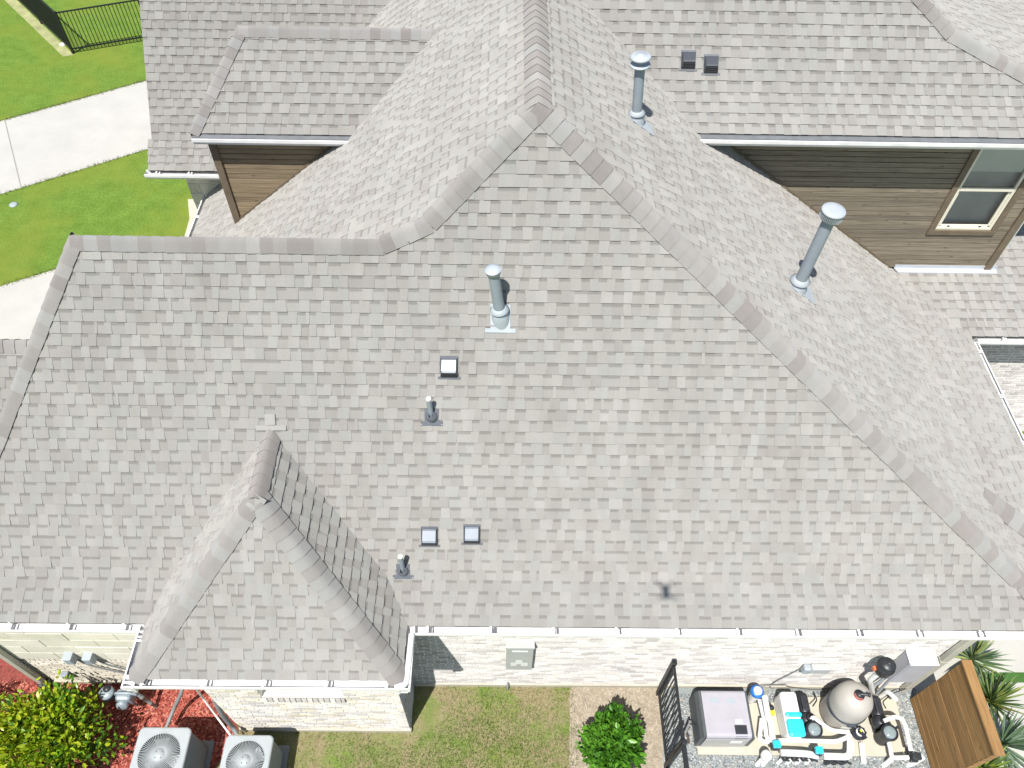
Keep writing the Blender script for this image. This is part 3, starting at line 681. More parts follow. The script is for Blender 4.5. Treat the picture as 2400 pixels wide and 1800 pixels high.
# ---- brick walls: every brick is geometry, joined per wall (each is only a few pixels tall)
WHITE = [(0.520, 0.503, 0.479), (0.475, 0.458, 0.439), (0.429, 0.412, 0.393), (0.554, 0.537, 0.513), (0.373, 0.356, 0.342), (0.497, 0.475, 0.450)]
CREAM = [(0.550, 0.517, 0.440), (0.495, 0.457, 0.380), (0.583, 0.550, 0.468), (0.429, 0.391, 0.319), (0.517, 0.484, 0.413)]
STONE = [(0.70, 0.67, 0.56), (0.66, 0.63, 0.52), (0.73, 0.70, 0.60), (0.63, 0.60, 0.50)]
SLATE = [(0.13, 0.14, 0.145), (0.17, 0.175, 0.175), (0.11, 0.12, 0.13), (0.20, 0.19, 0.175)]
def brick_wall(O, U, L, z0, z1, nrm, pal, mortar='mortar', ch=0.067, bl=0.20, hole=None, proud=0.006, name='brick_wall', gap=0.020, back=0.1, mat='brick', par=None, label=None):
    """hole = (u0, u1, za, zb)"""
    O, U, nrm = Vector(O), Vector(U), Vector(nrm); m = MB()
    rects = [(0, L, z0, z1)]
    if hole:
        a, b, c, d = hole; rects = [(0, a, z0, z1), (b, L, z0, z1), (a, b, z0, c), (a, b, d, z1)]
    for a, b, c, d in rects:
        if b - a < .001 or d - c < .001: continue
        q = [O + U * u + Zu * z for u, z in ((a, c), (b, c), (b, d), (a, d))]
        m.add(q + [p - nrm * back for p in q], [(0, 1, 2, 3), (4, 7, 6, 5), (0, 4, 5, 1), (1, 5, 6, 2), (2, 6, 7, 3), (3, 7, 4, 0)])
    w = m.build(name, mortar, par or house)
    if label: w['label'] = label
    bk = MB(); r = 0; z = z0
    while z < z1 - .01:
        zt = min(z + ch - gap, z1); u = -(bl / 2 if r % 2 else 0) - random.uniform(0, .03)
        while u < L:
            ue = u + bl * random.uniform(.93, 1.05); a, b = max(u, 0), min(ue - gap, L)
            segs = [(a, b)]
            if hole and zt > hole[2] + .005 and z < hole[3] - .005: segs = [(a, min(b, hole[0])), (max(a, hole[1]), b)]
            for a, b in segs:
                if b - a > .015:
                    p = proud * random.uniform(.6, 1.4); col = jit(random.choice(pal), .07)
                    q = [O + U * x + Zu * zz + nrm * 0.0006 for x, zz in ((a, z), (b, z), (b, zt), (a, zt))]
                    bk.add(q + [k + nrm * p for k in q], [(4, 5, 6, 7), (0, 1, 5, 4), (1, 2, 6, 5), (2, 3, 7, 6), (3, 0, 4, 7)], col=col)
            u = ue
        z += ch; r += 1
    bk.build('brick_courses', mat, w, kind='stuff'); return w
YM, YB_, XBW_, XBE_ = 3.92, 3.22, -3.98, -1.38
zt = zs - .002
brick_wall((XBE_, YM, 0), X_, 6.52 - XBE_, 0, zt, (0, -1, 0), WHITE, label='white brick wall behind the pool equipment')
zst = wy(150, 1541, YM).z
brick_wall((-7.22, YM, 0), X_, XBW_ + 7.22 + .1, 0, zst - .14, (0, -1, 0), CREAM)
brick_wall((-7.22, YM, 0), X_, XBW_ + 7.22 + .1, zst - .14, zst, (0, -1, 0), CREAM, ch=.14, bl=.075, gap=.012, name='soldier_course')
brick_wall((-7.22, YM - .015, 0), X_, XBW_ + 7.22 + .1, zst, zt, (0, -1, 0), STONE, ch=.26, bl=.75, proud=.007, gap=.012, mat='limestone', name='stone_band', mortar='stone_joint', label='cream limestone band under the left gutter')
# bay: south wall with a window, east and west returns
wx0, wx1 = wy(612, 1632, YB_).x, wy(806, 1632, YB_).x; wz0 = wy(700, 1634, YB_).z; wz1 = 2.75
brick_wall((XBW_, YB_, 0), X_, XBE_ - XBW_, 0, zt, (0, -1, 0), WHITE + CREAM, hole=(wx0 - XBW_, wx1 - XBW_, wz0, wz1), back=.012, label='south wall of the bay, brick with a rowlock window sill')
brick_wall((XBE_, YB_ + .012, 0), Y_, YM - YB_ - .012, 0, zt, (1, 0, 0), WHITE)
brick_wall((XBW_, YM, 0), Vector((0, -1, 0)), YM - YB_ - .012, 0, zt, (-1, 0, 0), CREAM)
sill = MB(); u = wx0
while u < wx1 - .03:
    sill.box((u, YB_ - .03, wz0 - .155), (min(u + .068, wx1), YB_ - .0095, wz0 - .012), .004, col=jit(random.choice(WHITE), .06)); u += .078
sill.build('window_sill', 'brick', house, label='rowlock brick sill under the bay window', kind='stuff')
bw = MB(); bw.box((wx0, YB_ + .10, wz0 - .01), (wx1, YB_ + .14, wz0 + .07), .006); bw.box((wx0, YB_ + .10, wz0 + .07), (wx0 + .06, YB_ + .14, wz1), .006)
bw.box((wx1 - .06, YB_ + .10, wz0 + .07), (wx1, YB_ + .14, wz1), .006); bw.box((wx0 + .06, YB_ + .10, wz0 + .62), (wx1 - .06, YB_ + .14, wz0 + .67), .006)
for q in range(1, 4): bw.box((wx0 + .06 + q * (wx1 - wx0 - .12) / 4 - .012, YB_ + .112, wz0 + .07), (wx0 + .06 + q * (wx1 - wx0 - .12) / 4 + .012, YB_ + .135, wz0 + .62), .004)
bwin = bw.build('window', 'frame_cream', house, label='cream framed window in the bay')
MB().poly([Vector((wx0, YB_ + .125, wz0)), Vector((wx1, YB_ + .125, wz0)), Vector((wx1, YB_ + .125, wz1)), Vector((wx0, YB_ + .125, wz1))]).build('pane', 'glass', bwin)
MB().poly([Vector((wx0 - .1, YB_ + .30, wz0 - .2)), Vector((wx1 + .1, YB_ + .30, wz0 - .2)), Vector((wx1 + .1, YB_ + .30, wz1)), Vector((wx0 - .1, YB_ + .30, wz1))]).build('window_blind', 'pale_fill', bwin)
rv = MB(); rv.box((wx0 - .02, YB_ + .0125, wz0 - .03), (wx1 + .02, YB_ + .12, wz0 - .011)); rv.box((wx0 - .02, YB_ + .0125, wz0 - .01), (wx0 - .002, YB_ + .12, wz1)); rv.box((wx1 + .002, YB_ + .0125, wz0 - .01), (wx1 + .02, YB_ + .12, wz1))
rv.build('window_reveal', 'mortar', bwin)
# foundation strips along the visible walls
for a, b in (((-7.24, YM - .03), (XBW_, YM)), ((XBW_ - .02, YB_ - .03), (XBE_ + .02, YB_)), ((XBE_ + .02, YM - .03), (6.54, YM))):
    boxpart('foundation', (a[0], a[1], -.2), (b[0], b[1] + .02, .10), 'pad_concrete')
# remaining walls (plain, mostly out of sight)
brick_wall((6.52, YM, 0), Y_, 5.2 - YM, 0, zt, (1, 0, 0), WHITE)
brick_wall((7.40, 5.2, 0), Y_, 3.8, 0, zt, (1, 0, 0), WHITE)
brick_wall((7.40, 9.0, 0), X_, 5.6, 0, zt, (0, -1, 0), WHITE, label='white brick courtyard wall under the low roof')
brick_wall((-5.45, 12.4, 0), Vector((0, -1, 0)), 5.2, 0, zW0 - .19, (-1, 0, 0), CREAM)
brick_wall((-6.08, yN + .42, 0), X_, 2.0, 0, zN - .19, (0, -1, 0), STONE, ch=.24, bl=.5, proud=.014, mat='limestone', label='cream stone wall in the shade of the gable gutter')
brick_wall((-6.08, 18.2, 0), Vector((0, -1, 0)), 18.2 - yN - .42, 0, zN - .19, (-1, 0, 0), STONE, ch=.24, bl=.5, proud=.014, mat='limestone')
boxpart('wall', (-7.2, 4.1, 0), (-7.1, yWE - .2, Z0 - .2), 'mortar'); boxpart('wall', (-7.1, yWE - .3, 0), (-5.4, yWE - .2, Z0 - .2), 'mortar')
boxpart('wall', (-9.4, 5.2, 0), (-7.25, 5.3, 2.9), 'mortar')
# ---- wood-clad walls
def plank_wall(y, zlo, zhi, xl, xr, mat, hole=None, ph=.093):
    """planks between xl(z) and xr(z)"""
    back = MB(); back.poly([Vector((xl(zlo), y + .022, zlo)), Vector((xr(zlo), y + .022, zlo)), Vector((xr(zhi), y + .022, zhi)), Vector((xl(zhi), y + .022, zhi))])
    if hole:
        a, b, c, d = hole; back = MB(); Y2 = y + .022
        for q in (((xl(zlo), zlo), (xr(zlo), zlo), (xr(c), c), (xl(c), c)), ((xl(c), c), (a, c), (a, zhi), (xl(zhi), zhi)), ((b, c), (xr(c), c), (xr(zhi), zhi), (b, zhi))):
            back.poly([Vector((u, Y2, w)) for u, w in q])
    wall = back.build('wood_wall', 'interior_dark', house)
    z = zlo
    while z < zhi - .02:
        t = min(z + ph - .011, zhi); dy = random.uniform(-.003, .003)
        segs = [((xl(z), xl(t)), (xr(z), xr(t)))]
        if hole and t > hole[2] and z < hole[3]: segs = [((xl(z), xl(t)), (hole[0],) * 2), ((hole[1],) * 2, (xr(z), xr(t)))]
        for (a0, a1), (b0, b1) in segs:
            if b1 - a1 < .03 and b0 - a0 < .03: continue
            m = MB(); y0_, y1_ = y + dy, y + .02
            m.add([(a0, y0_, z), (b0, y0_, z), (b1, y0_, t), (a1, y0_, t), (a0, y1_, z), (b0, y1_, z), (b1, y1_, t), (a1, y1_, t)],
                  [(0, 1, 2, 3), (3, 2, 6, 7), (1, 0, 4, 5), (0, 3, 7, 4), (2, 1, 5, 6)])
            m.build('plank', mat, wall)
        z += ph
    return wall
YWD, YWR = 10.2, 9.9
zb = Wa.z(-4.42, 0)
wl = plank_wall(YWD, zb, zD - .16, lambda z: -4.42, lambda z: A.x + (z - A.z) / TW - .02, 'siding')
wl['label'] = 'brown wood cladding of the west dormer'
m = MB(); m.box((-4.53, YWD - .035, Wa.z(-4.53, 0) - .03), (-4.415, YWD + .06, zD - .16), .006); m.build('corner_trim', 'trim_brown', wl)
m = MB(); q0, q1 = Vector((-4.42, YWD - .012, zb + .035)), Vector((line_at(D, Wa, 2, zD - .1).x, YWD - .012, zD - .1 + .035)); m.bar(q0, q1, .02, .035); m.build('base_trim', 'trim_brown', wl)
boxpart('wall', (-4.53, YWD + .061, Wa.z(-4.53, 0) - .6), (-4.5, 12.0, zD - .16), 'siding')
tE = TE
# window in the east wood wall
w0, w1 = wy(2190, 537, YWR), wy(2322, 537, YWR); wl_, wr_, wb_ = w0.x, w1.x, w0.z; wm_ = wy(2243, 444, YWR).z; wt_ = zR - .22
hole = (wl_ - .10, wr_ + .10, wb_ - .10, zR)
zlo = R3.z(0, YWR) + .02
wr = plank_wall(YWR, zlo, zR - .16, lambda z: max(A.x + (A.z - z) / tE, (7.78 - (z - Z0) / .327) if z < P.z(T.x, 0) else -9) + .02, lambda z: 8.245, 'siding_grey', hole=hole)
wr['label'] = 'weathered grey-brown wood cladding of the second storey'
m = MB(); m.box((8.25, YWR - .035, R3.z(0, YWR) - .02), (8.37, YWR + .06, zR - .16), .006); m.build('corner_trim', 'trim_brown', wr)
boxpart('wall', (8.33, YWR + .061, Z0), (8.36, 13.5, zR - .16), 'siding_grey')
m = MB(); m.bar(Vector((A.x + (A.z - zR + .1) / tE, YWR - .012, zR - .1 + .035)), Vector((T.x, YWR - .012, T.z + .035)), .02, .035); m.bar(Vector((T.x, YWR - .012, T.z + .03)), Vector((line_at(P, R3, 1, YWR).x, YWR - .012, R3.z(0, YWR) + .03)), .02, .03); m.build('base_trim', 'trim_brown', wr)
m = MB(); fa = [Vector((x, y, R3.z(0, y) + .022)) for x, y in ((line_at(P, R3, 1, YWR).x + .08, YWR - .01), (8.47, YWR - .01), (8.47, YWR - .10), (line_at(P, R3, 1, YWR).x + .14, YWR - .10))]
m.poly(fa[::-1]); m.add(fa + [p - Zu * .02 for p in fa], [(i, (i + 1) % 4, 4 + (i + 1) % 4, 4 + i) for i in range(4)]); m.bar(fa[0] + Zu * .03, fa[1] + Zu * .03, .012, .06); m.build('base_flashing', 'flashing', wr)
tr = MB(); yf = YWR - .03
tr.box((wl_ - .10, yf, wb_ - .10), (wr_ + .10, YWR + .02, wb_ - .004), .005); tr.box((wl_ - .10, yf, wb_ - .004), (wl_ - .004, YWR + .02, zR - .16), .005); tr.box((wr_ + .004, yf, wb_ - .004), (wr_ + .10, YWR + .02, zR - .16), .005)
win = tr.build('window', 'trim_brown', house, label='second storey window with brown trim and cream sashes')
fr = MB(); t_ = .045
fr.box((wl_, YWR - .01, wb_), (wr_, YWR + .05, wb_ + t_), .005); fr.box((wl_, YWR - .01, wb_ + t_), (wl_ + t_, YWR + .05, zR - .17), .005); fr.box((wr_ - t_, YWR - .01, wb_ + t_), (wr_, YWR + .05, zR - .17), .005)
fr.box((wl_ + t_, YWR - .015, wm_ - .025), (wr_ - t_, YWR + .045, wm_ + .03), .005)
fr.box((wl_ + t_, YWR + .012, wb_ + t_), (wr_ - t_, YWR + .045, wb_ + t_ + .035), .004); fr.box((wl_ + t_, YWR + .012, wb_ + t_), (wl_ + t_ + .03, YWR + .045, wm_ - .025), .004); fr.box((wr_ - t_ - .03, YWR + .012, wb_ + t_), (wr_ - t_, YWR + .045, wm_ - .025), .004)
frm = fr.build('window_frame', 'frame_cream', win)
def quad(name, x0, x1, z0, z1, y, mat, par): return MB().poly([Vector((x0, y, z0)), Vector((x1, y, z0)), Vector((x1, y, z1)), Vector((x0, y, z1))]).build(name, mat, par)
quad('pane', wl_ + t_, wr_ - t_, wb_ + t_, wm_ - .02, YWR + .036, 'glass', win); quad('pane', wl_ + t_, wr_ - t_, wm_ + .02, zR - .17, YWR + .02, 'glass', win)
quad('pale_fill', wl_ + .01, wr_ - .01, wm_ + .30, zR, YWR + .055, 'pale_fill', win)  # pale panel added behind the upper pane, standing in for its reflection
room = MB(); room.box((wl_ - .6, YWR + .15, wb_ - .5), (wr_ + .6, YWR + 1.9, zR + .3)); ro = room.build('room_interior', 'room_wall', win); ro.data.flip_normals()
fu = MB(); fu.box((wl_ + .1, YWR + .55, wb_ - .5), (wr_ + .2, YWR + 1.2, wb_ + .12), .05); fu.box((wl_ + .35, YWR + .6, wb_ + .121), (wl_ + .75, YWR + .9, wb_ + .30), .06); fu.build('furniture', 'pale_fill', win)
fu = MB(); fu.lathe([(0, -.12), (.13, -.09), (.17, 0), (.13, .08), (0, .11)], Vector((wl_ + .25, YWR + .5, wb_ + .75)), 16); fu.lathe([(.012, -.4), (.012, -.1)], Vector((wl_ + .25, YWR + .5, wb_ + .75)), 8); fu.build('lamp_shade', 'pale_fill', win)
for nm, px_ in (('latch', .22), ('latch', .78)):
    m = MB(); m.box((wl_ + px_ * (wr_ - wl_) - .018, YWR - .004, wb_ + t_ + .006), (wl_ + px_ * (wr_ - wl_) + .018, YWR + .012, wb_ + t_ + .03), .004); m.build(nm, 'band_grey', frm)
# ==================================================================== things standing on the roof
def frame_on(pl, u, v):
    Pt = pl.at(u, v); n = pl.n(); U = Vector((0, 1, 0)).cross(n) if abs(pl.b) > abs(pl.a) else Vector((-pl.a, 0, 0)).cross(Zu).normalized()
    up = Vector((pl.a, pl.b, pl.a ** 2 + pl.b ** 2)).normalized(); U = up.cross(n).normalized(); return Pt, U, up, n
def top_of(Pb, u, v):
    """point on the pixel's ray that stands most nearly over Pb"""
    d = ray(u, v); best = None
    for i in range(2000):
        s_ = 4 + i * .006; q = CAM + d * s_; e = (q.x - Pb.x) ** 2 + (q.y - Pb.y) ** 2
        if best is None or e < best[0]: best = (e, q)
    return best[1]
def tplate(m, Pt, U, V, n, w, w2, up_len, dn, strip, h=.021):
    q = [(-w / 2, up_len), (-w / 2, -dn), (-w2 / 2, -dn), (-w2 / 2, -dn - strip), (w2 / 2, -dn - strip), (w2 / 2, -dn), (w / 2, -dn), (w / 2, up_len)]
    pts = [Pt + U * a + V * b + n * h for a, b in q]; k = len(pts)
    m.poly(pts); m.add(pts + [p - n * .004 for p in pts], [(i, k + i, k + (i + 1) % k, (i + 1) % k) for i in range(k)])
def flue(pl, base, top, r, style, label):
    Pt, U, V, n = frame_on(pl, *base); Tp = top_of(Pt, *top); ax = (Tp - Pt).normalized(); L = (Tp - Pt).length
    t = thing('flue_pipe', Pt, label, 'roof flue', 'tall flue pipes on the roof')
    m = MB(); tplate(m, Pt, U, V, n, r * 3.6, r * (5.6 if style == 'disc' else 3.8), r * 2.2, r * (2.2 if style == 'disc' else 3.6), .05); m.build('flashing_plate', 'flue_light', t)
    m = MB(); bz = -.9 * r if style == 'mushroom' else -.5 * r
    m.lathe([(r * 1.75, -r * 2.0), (r * 1.7, 0), (r * 1.45, r * 1.2), (r * 1.05, r * 2.2)], Pt, 28, ax); m.build('flashing_cone', 'flue_light', t)
    m = MB(); m.lathe([(r * 1.02, r * 2.35), (r * 1.75, r * 1.75), (r * 1.72, r * 1.68), (r * 1.02, r * 2.2)], Pt, 28, ax); m.build('storm_collar', 'flue_light', t)
    m = MB(); m.lathe([(r, 0), (r, L - r * .8)], Pt, 28, ax); m.build('pipe', 'flue_grey', t)
    m = MB(); Tt = Pt + ax * L
    if style == 'disc':
        m.lathe([(r * 1.02, -r * 1.0), (r * 1.28, -r * .95), (r * 1.28, -r * .55), (r * 1.34, -r * .5), (r * 1.34, -r * .32), (r * 1.30, -r * .28), (r * 1.38, -r * .2), (r * 1.38, -.02), (r * 1.30, 0), (r * .5, r * .12), (0, r * .16)], Tt, 28, ax)
    elif style == 'mushroom':
        m.lathe([(r, -r * 2.0), (r * 1.9, -r * 1.9), (r * 2.0, -r * 1.75), (r * 1.9, -r * 1.6), (r * .9, -r * 1.45), (r * .9, -r * .5), (r * 1.9, -r * .5), (r * 2.05, -r * .3), (r * 2.0, -r * .05), (r * 1.7, r * .12), (r * .8, r * .2), (r * .75, r * .3), (0, r * .34)], Tt, 32, ax)
    else:
        m.lathe([(r * 1.02, -r * 1.5), (r * 1.75, -r * 1.5), (r * 1.78, -r * .35), (r * 1.92, -r * .33), (r * 1.92, -r * .08), (r * 1.75, r * .10), (r * .9, r * .2), (0, r * .22)], Tt, 32, ax)
    c = m.build('cap', 'flue_light', t)
    if style == 'ribbed':
        m = MB(); X = ax.orthogonal().normalized(); Y = ax.cross(X)
        for i in range(40):
            a = 2 * math.pi * i / 40; d_ = X * math.cos(a) + Y * math.sin(a)
            m.bar(Tt + d_ * r * 1.8 - ax * r * 1.45, Tt + d_ * r * 1.8 - ax * r * .4, .006, .010, up=d_)
        m.build('cap_rib', 'flue_light', c, kind='stuff')
    return t
flue(S, (1173, 741), (1155, 630), .064, 'disc', 'grey flue pipe with flat round cap on the broad south slope')
flue(Ea, (1491, 282), (1502, 131), .062, 'mushroom', 'grey flue pipe with double-disc mushroom cap near the top ridge')
flue(Ea, (1868, 674), (1955, 492), .076, 'ribbed', 'thick grey flue pipe with ribbed drum cap in front of the wood wall')
def hood(pl, u, v, label, w=.165, tilt=23, size=1.0, mat='vent_mid'):
    Pt, U, V, n = frame_on(pl, u, v); t = thing('exhaust_vent', Pt, label, 'roof vent', 'square metal exhaust vents')
    m = MB(); w *= size; L = .20 * size; h0, h1 = .025, .025 + L * tan(math.radians(tilt))
    pts = [Pt + U * a + V * b + n * h for a, b, h in ((-w * .80, -.05, .021), (w * .80, -.05, .021), (w * .80, -.02, .021), (w * .64, -.02, .021), (w * .64, L + .03, .021), (-w * .64, L + .03, .021), (-w * .64, -.02, .021), (-w * .80, -.02, .021))]
    m.poly(pts); m.add(pts + [p - n * .006 for p in pts], [(i, 8 + i, 8 + (i + 1) % 8, (i + 1) % 8) for i in range(8)]); m.build('flange', 'boot_grey', t)
    m = MB(); prof = [(L, h0 + .012), (L - .012, h0 + .03), (.075, h1), (.05, h1 + .004)]
    k = len(prof); pts = [Pt + U * (s_ * w / 2) + V * b + n * h for s_ in (-1, 1) for b, h in prof]
    m.add(pts, [(i, i + 1, k + i + 1, k + i) for i in range(k - 1)])
    inn = [p - n * .006 for p in pts]; m.add(pts + inn, [(k - 1, 3 * k - 1, 4 * k - 1, 2 * k - 1)][:0] or [(k - 1, 2 * k + k - 1, 2 * k + 2 * k - 1, 2 * k - 1)])
    m.build('hood_top', mat, t)
    for s_ in (-1, 1):
        q = [Pt + U * (s_ * w / 2) + V * b + n * h for b, h in prof] + [Pt + U * (s_ * w * .61) + V * b + n * .022 for b in (-.028, L + .01)]
        m = MB(); m.poly(q); m.build('hood_side', 'vent_slate', t)
    m = MB(); q = [Pt + U * a + V * b + n * h for a, b, h in ((-w / 2, .052, h1 - .002), (w / 2, .052, h1 - .002), (w * .60, -.03, .024), (-w * .60, -.03, .024))]; m.poly(q)
    for i in range(1, 4):
        f = i / 4; z_ = h1 * (1 - f) + .024 * f; m.bar(Pt - U * w / 2 + V * (.05 - .08 * f) + n * (z_ + .004), Pt + U * w / 2 + V * (.05 - .08 * f) + n * (z_ + .004), .006, .004)
    m.build('louvre', 'vent_dark', t); return t
hood(S, 1053, 878, 'square exhaust vent with glaring white top, on the south slope above the upper plumbing vent', tilt=24, mat='vent_metal')
hood(S, 1007, 1272, 'square steel exhaust vent, left one of the pair low on the south slope', tilt=21)
hood(S, 1106, 1267, 'square steel exhaust vent, right one of the pair low on the south slope', tilt=21)
hood(R, 1612, 158, 'dark square exhaust vent, left one of the pair on the upper roof', tilt=20, size=1.0, mat='vent_slate')
hood(R, 1665, 168, 'dark square exhaust vent, right one of the pair on the upper roof', tilt=20, size=1.0, mat='vent_slate')
def boot(pl, base, top, label, coner):
    Pt, U, V, n = frame_on(pl, *base); Tp = top_of(Pt, *top); ax = (Tp - Pt).normalized(); L = (Tp - Pt).length; r = .029
    t = thing('plumbing_vent', Pt, label, 'vent pipe', 'plumbing vents on the south slope')
    m = MB(); tplate(m, Pt, U, V, n, .17, .262, .10, .055, .055); fp = m.build('flashing_plate', 'boot_grey', t)
    for s_ in (-1, 1):
        sc = MB(); sc.lathe([(0, .005), (.005, .003), (.006, 0)], Pt + U * (s_ * .12) - V * .095 + n * .0215, 8, n); sc.build('screw', 'white_metal', fp)
    m = MB(); a2 = (ax * .45 + n * .55).normalized(); m.lathe([(.074, .010), (.070, .035), (.058, .06), (.044, .075), (.036, .082), (.031, .084)], Pt, 26, a2); m.build('rubber_boot', 'boot_grey', t)
    m = MB(); m.lathe([(r, 0), (r, L)], Pt, 18, ax); m.build('pipe', 'flue_grey', t)
    m = MB(); m.lathe([(r, L - .02), (r + .001, L), (r - .004, L + .002), (r - .006, L - .03), (0, L - .035)], Pt, 18, ax); m.build('pipe_end', 'pvc_white', t); return t
boot(S, (1012, 976), (1004, 934), 'short plumbing vent in a dark boot below the glaring white exhaust vent', .07)
boot(S, (945, 1337), (938, 1304), 'short plumbing vent in a grey boot beside the bay roof', .07)
# the drone that takes the picture: only its shadow on the roof is in view
dr = thing('drone', CAM + Vector((0, -.06, .09)), 'small grey camera drone hovering above the south slope, seen only by its shadow', 'drone')
m = MB(); c = CAM + Vector((0, -.06, .09)); m.box((c.x - .045, c.y - .09, c.z), (c.x + .045, c.y + .09, c.z + .06), .015); m.build('body', 'drone_grey', dr)
for sx in (-1, 1):
    for sy in (-1, 1):
        m = MB(); e = c + Vector((sx * .09, sy * .10, .05)); m.bar(c + Vector((sx * .04, sy * .05, .04)), e, .018, .014); m.lathe([(0, 0), (.014, 0), (.014, .03), (0, .03)], e, 10); am = m.build('arm', 'drone_grey', dr)
        b = MB(); b.bar(e + Vector((-.055, .01 * sx, .032)), e + Vector((.055, -.01 * sx, .032)), .012, .002); b.build('rotor_blade', 'black_plastic', am)

# ==================================================================== things along the wall, left
def acunit(cx, cy, w, z1, label, a0):
    t = thing('air_conditioner', (cx, cy, 0), label, 'air conditioner', 'outdoor air conditioner units'); h = w / 2; r = .075
    def rr(hw, rad, n=5):
        out = []
        for qx, qy, s0 in ((1, 1, 0), (-1, 1, 1), (-1, -1, 2), (1, -1, 3)):
            for i in range(n + 1):
                a = (s0 + i / n) * math.pi / 2; out.append((cx + qx * (hw - rad) + rad * math.cos(a), cy + qy * (hw - rad) + rad * math.sin(a)))
        return out
    def ring(m, loops, smooth=True):
        n = len(loops[0][0])
        pts = [Vector((x, y, z)) for lp, z in loops for x, y in lp]
        m.add(pts, [(j * n + i, j * n + (i + 1) % n, (j + 1) * n + (i + 1) % n, (j + 1) * n + i) for j in range(len(loops) - 1) for i in range(n)], smooth=smooth)
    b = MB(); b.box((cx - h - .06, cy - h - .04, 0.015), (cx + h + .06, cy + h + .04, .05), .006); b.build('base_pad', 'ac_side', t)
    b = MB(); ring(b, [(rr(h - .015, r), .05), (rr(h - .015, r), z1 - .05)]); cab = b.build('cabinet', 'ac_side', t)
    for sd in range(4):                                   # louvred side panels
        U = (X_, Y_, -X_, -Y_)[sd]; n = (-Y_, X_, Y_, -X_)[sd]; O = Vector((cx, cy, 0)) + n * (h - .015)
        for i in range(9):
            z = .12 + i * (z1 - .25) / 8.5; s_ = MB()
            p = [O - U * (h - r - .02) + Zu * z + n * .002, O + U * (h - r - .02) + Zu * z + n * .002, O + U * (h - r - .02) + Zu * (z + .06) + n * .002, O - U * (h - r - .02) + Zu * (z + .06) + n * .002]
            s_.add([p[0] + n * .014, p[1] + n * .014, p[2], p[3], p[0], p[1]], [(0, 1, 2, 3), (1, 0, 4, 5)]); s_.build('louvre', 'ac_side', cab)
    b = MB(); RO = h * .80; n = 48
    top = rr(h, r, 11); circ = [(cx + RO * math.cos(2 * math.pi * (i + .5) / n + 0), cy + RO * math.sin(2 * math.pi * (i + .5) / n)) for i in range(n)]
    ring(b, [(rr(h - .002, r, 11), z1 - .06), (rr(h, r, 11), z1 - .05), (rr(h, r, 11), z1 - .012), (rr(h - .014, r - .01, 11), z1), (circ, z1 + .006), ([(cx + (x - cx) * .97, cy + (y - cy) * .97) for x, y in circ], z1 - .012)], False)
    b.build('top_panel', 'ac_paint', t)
    b = MB(); b.lathe([(RO * .97, z1 - .02), (RO * .97, z1 - .32), (0, z1 - .32)], Vector((cx, cy, 0)), 40); b.build('fan_shroud', 'ac_inner', t)
    g = MB(); ri = h * .24
    for i in range(72):
        a = 2 * math.pi * i / 72; d_ = Vector((math.cos(a), math.sin(a), 0)); a2 = a + .10; d2 = Vector((math.cos(a2), math.sin(a2), 0))
        P0 = Vector((cx, cy, z1 + .022)) + d_ * ri; P1 = Vector((cx, cy, z1 + .002)) + d2 * RO * .985
        g.tube([P0, (P0 + P1) / 2 + Zu * .010, P1], .0050, 4, False)
    g.lathe([(RO * .985, z1 - .004), (RO * 1.0, z1 + .006), (RO * .985, z1 + .008), (RO * .97, z1 + .002)], Vector((cx, cy, 0)), 40)
    gr = g.build('fan_grille', 'ac_paint', t, kind='stuff')
    b = MB(); b.lathe([(ri * 1.03, z1 + .012), (ri, z1 + .026), (0, z1 + .030)], Vector((cx, cy, 0)), 28); hub = b.build('motor_cover', 'ac_paint', t)
    for i in range(4):
        a = math.pi / 4 + i * math.pi / 2; s_ = MB(); s_.lathe([(.009, z1 + .027), (.008, z1 + .032), (0, z1 + .033)], Vector((cx + ri * .62 * math.cos(a), cy + ri * .62 * math.sin(a), 0)), 10); s_.build('bolt', 'hanger', hub)
    for i in range(3):
        a = a0 + i * 2 * math.pi / 3; f = MB(); rows = []
        for rad, wd in ((ri * .7, .05), (RO * .55, .13), (RO * .9, .20)):
            for s_ in (-1, 1):
                aa = a + s_ * wd / rad * .5; rows.append(Vector((cx + rad * math.cos(aa), cy + rad * math.sin(aa), z1 - .11 + s_ * .03)))
        f.add(rows, [(0, 1, 3, 2), (2, 3, 5, 4)], smooth=True); f.build('fan_blade', 'fan_metal', t)
    return t
a1 = gp(332, 1704, .95); a2 = gp(447, 1704, .95); w1 = (a2 - a1).length + .04
acunit((a1.x + a2.x) / 2, a1.y - w1 / 2 + .0, w1, .95, 'grey air conditioner on red mulch, the larger left one beside the leafy shrub', 3.9)
a1 = gp(533, 1722, .80); a2 = gp(640, 1722, .80); w2 = (a2 - a1).length + .03
acunit((a1.x + a2.x) / 2, a1.y - w2 / 2, w2, .80, 'grey air conditioner against the bay wall, the smaller right one', 2.7)
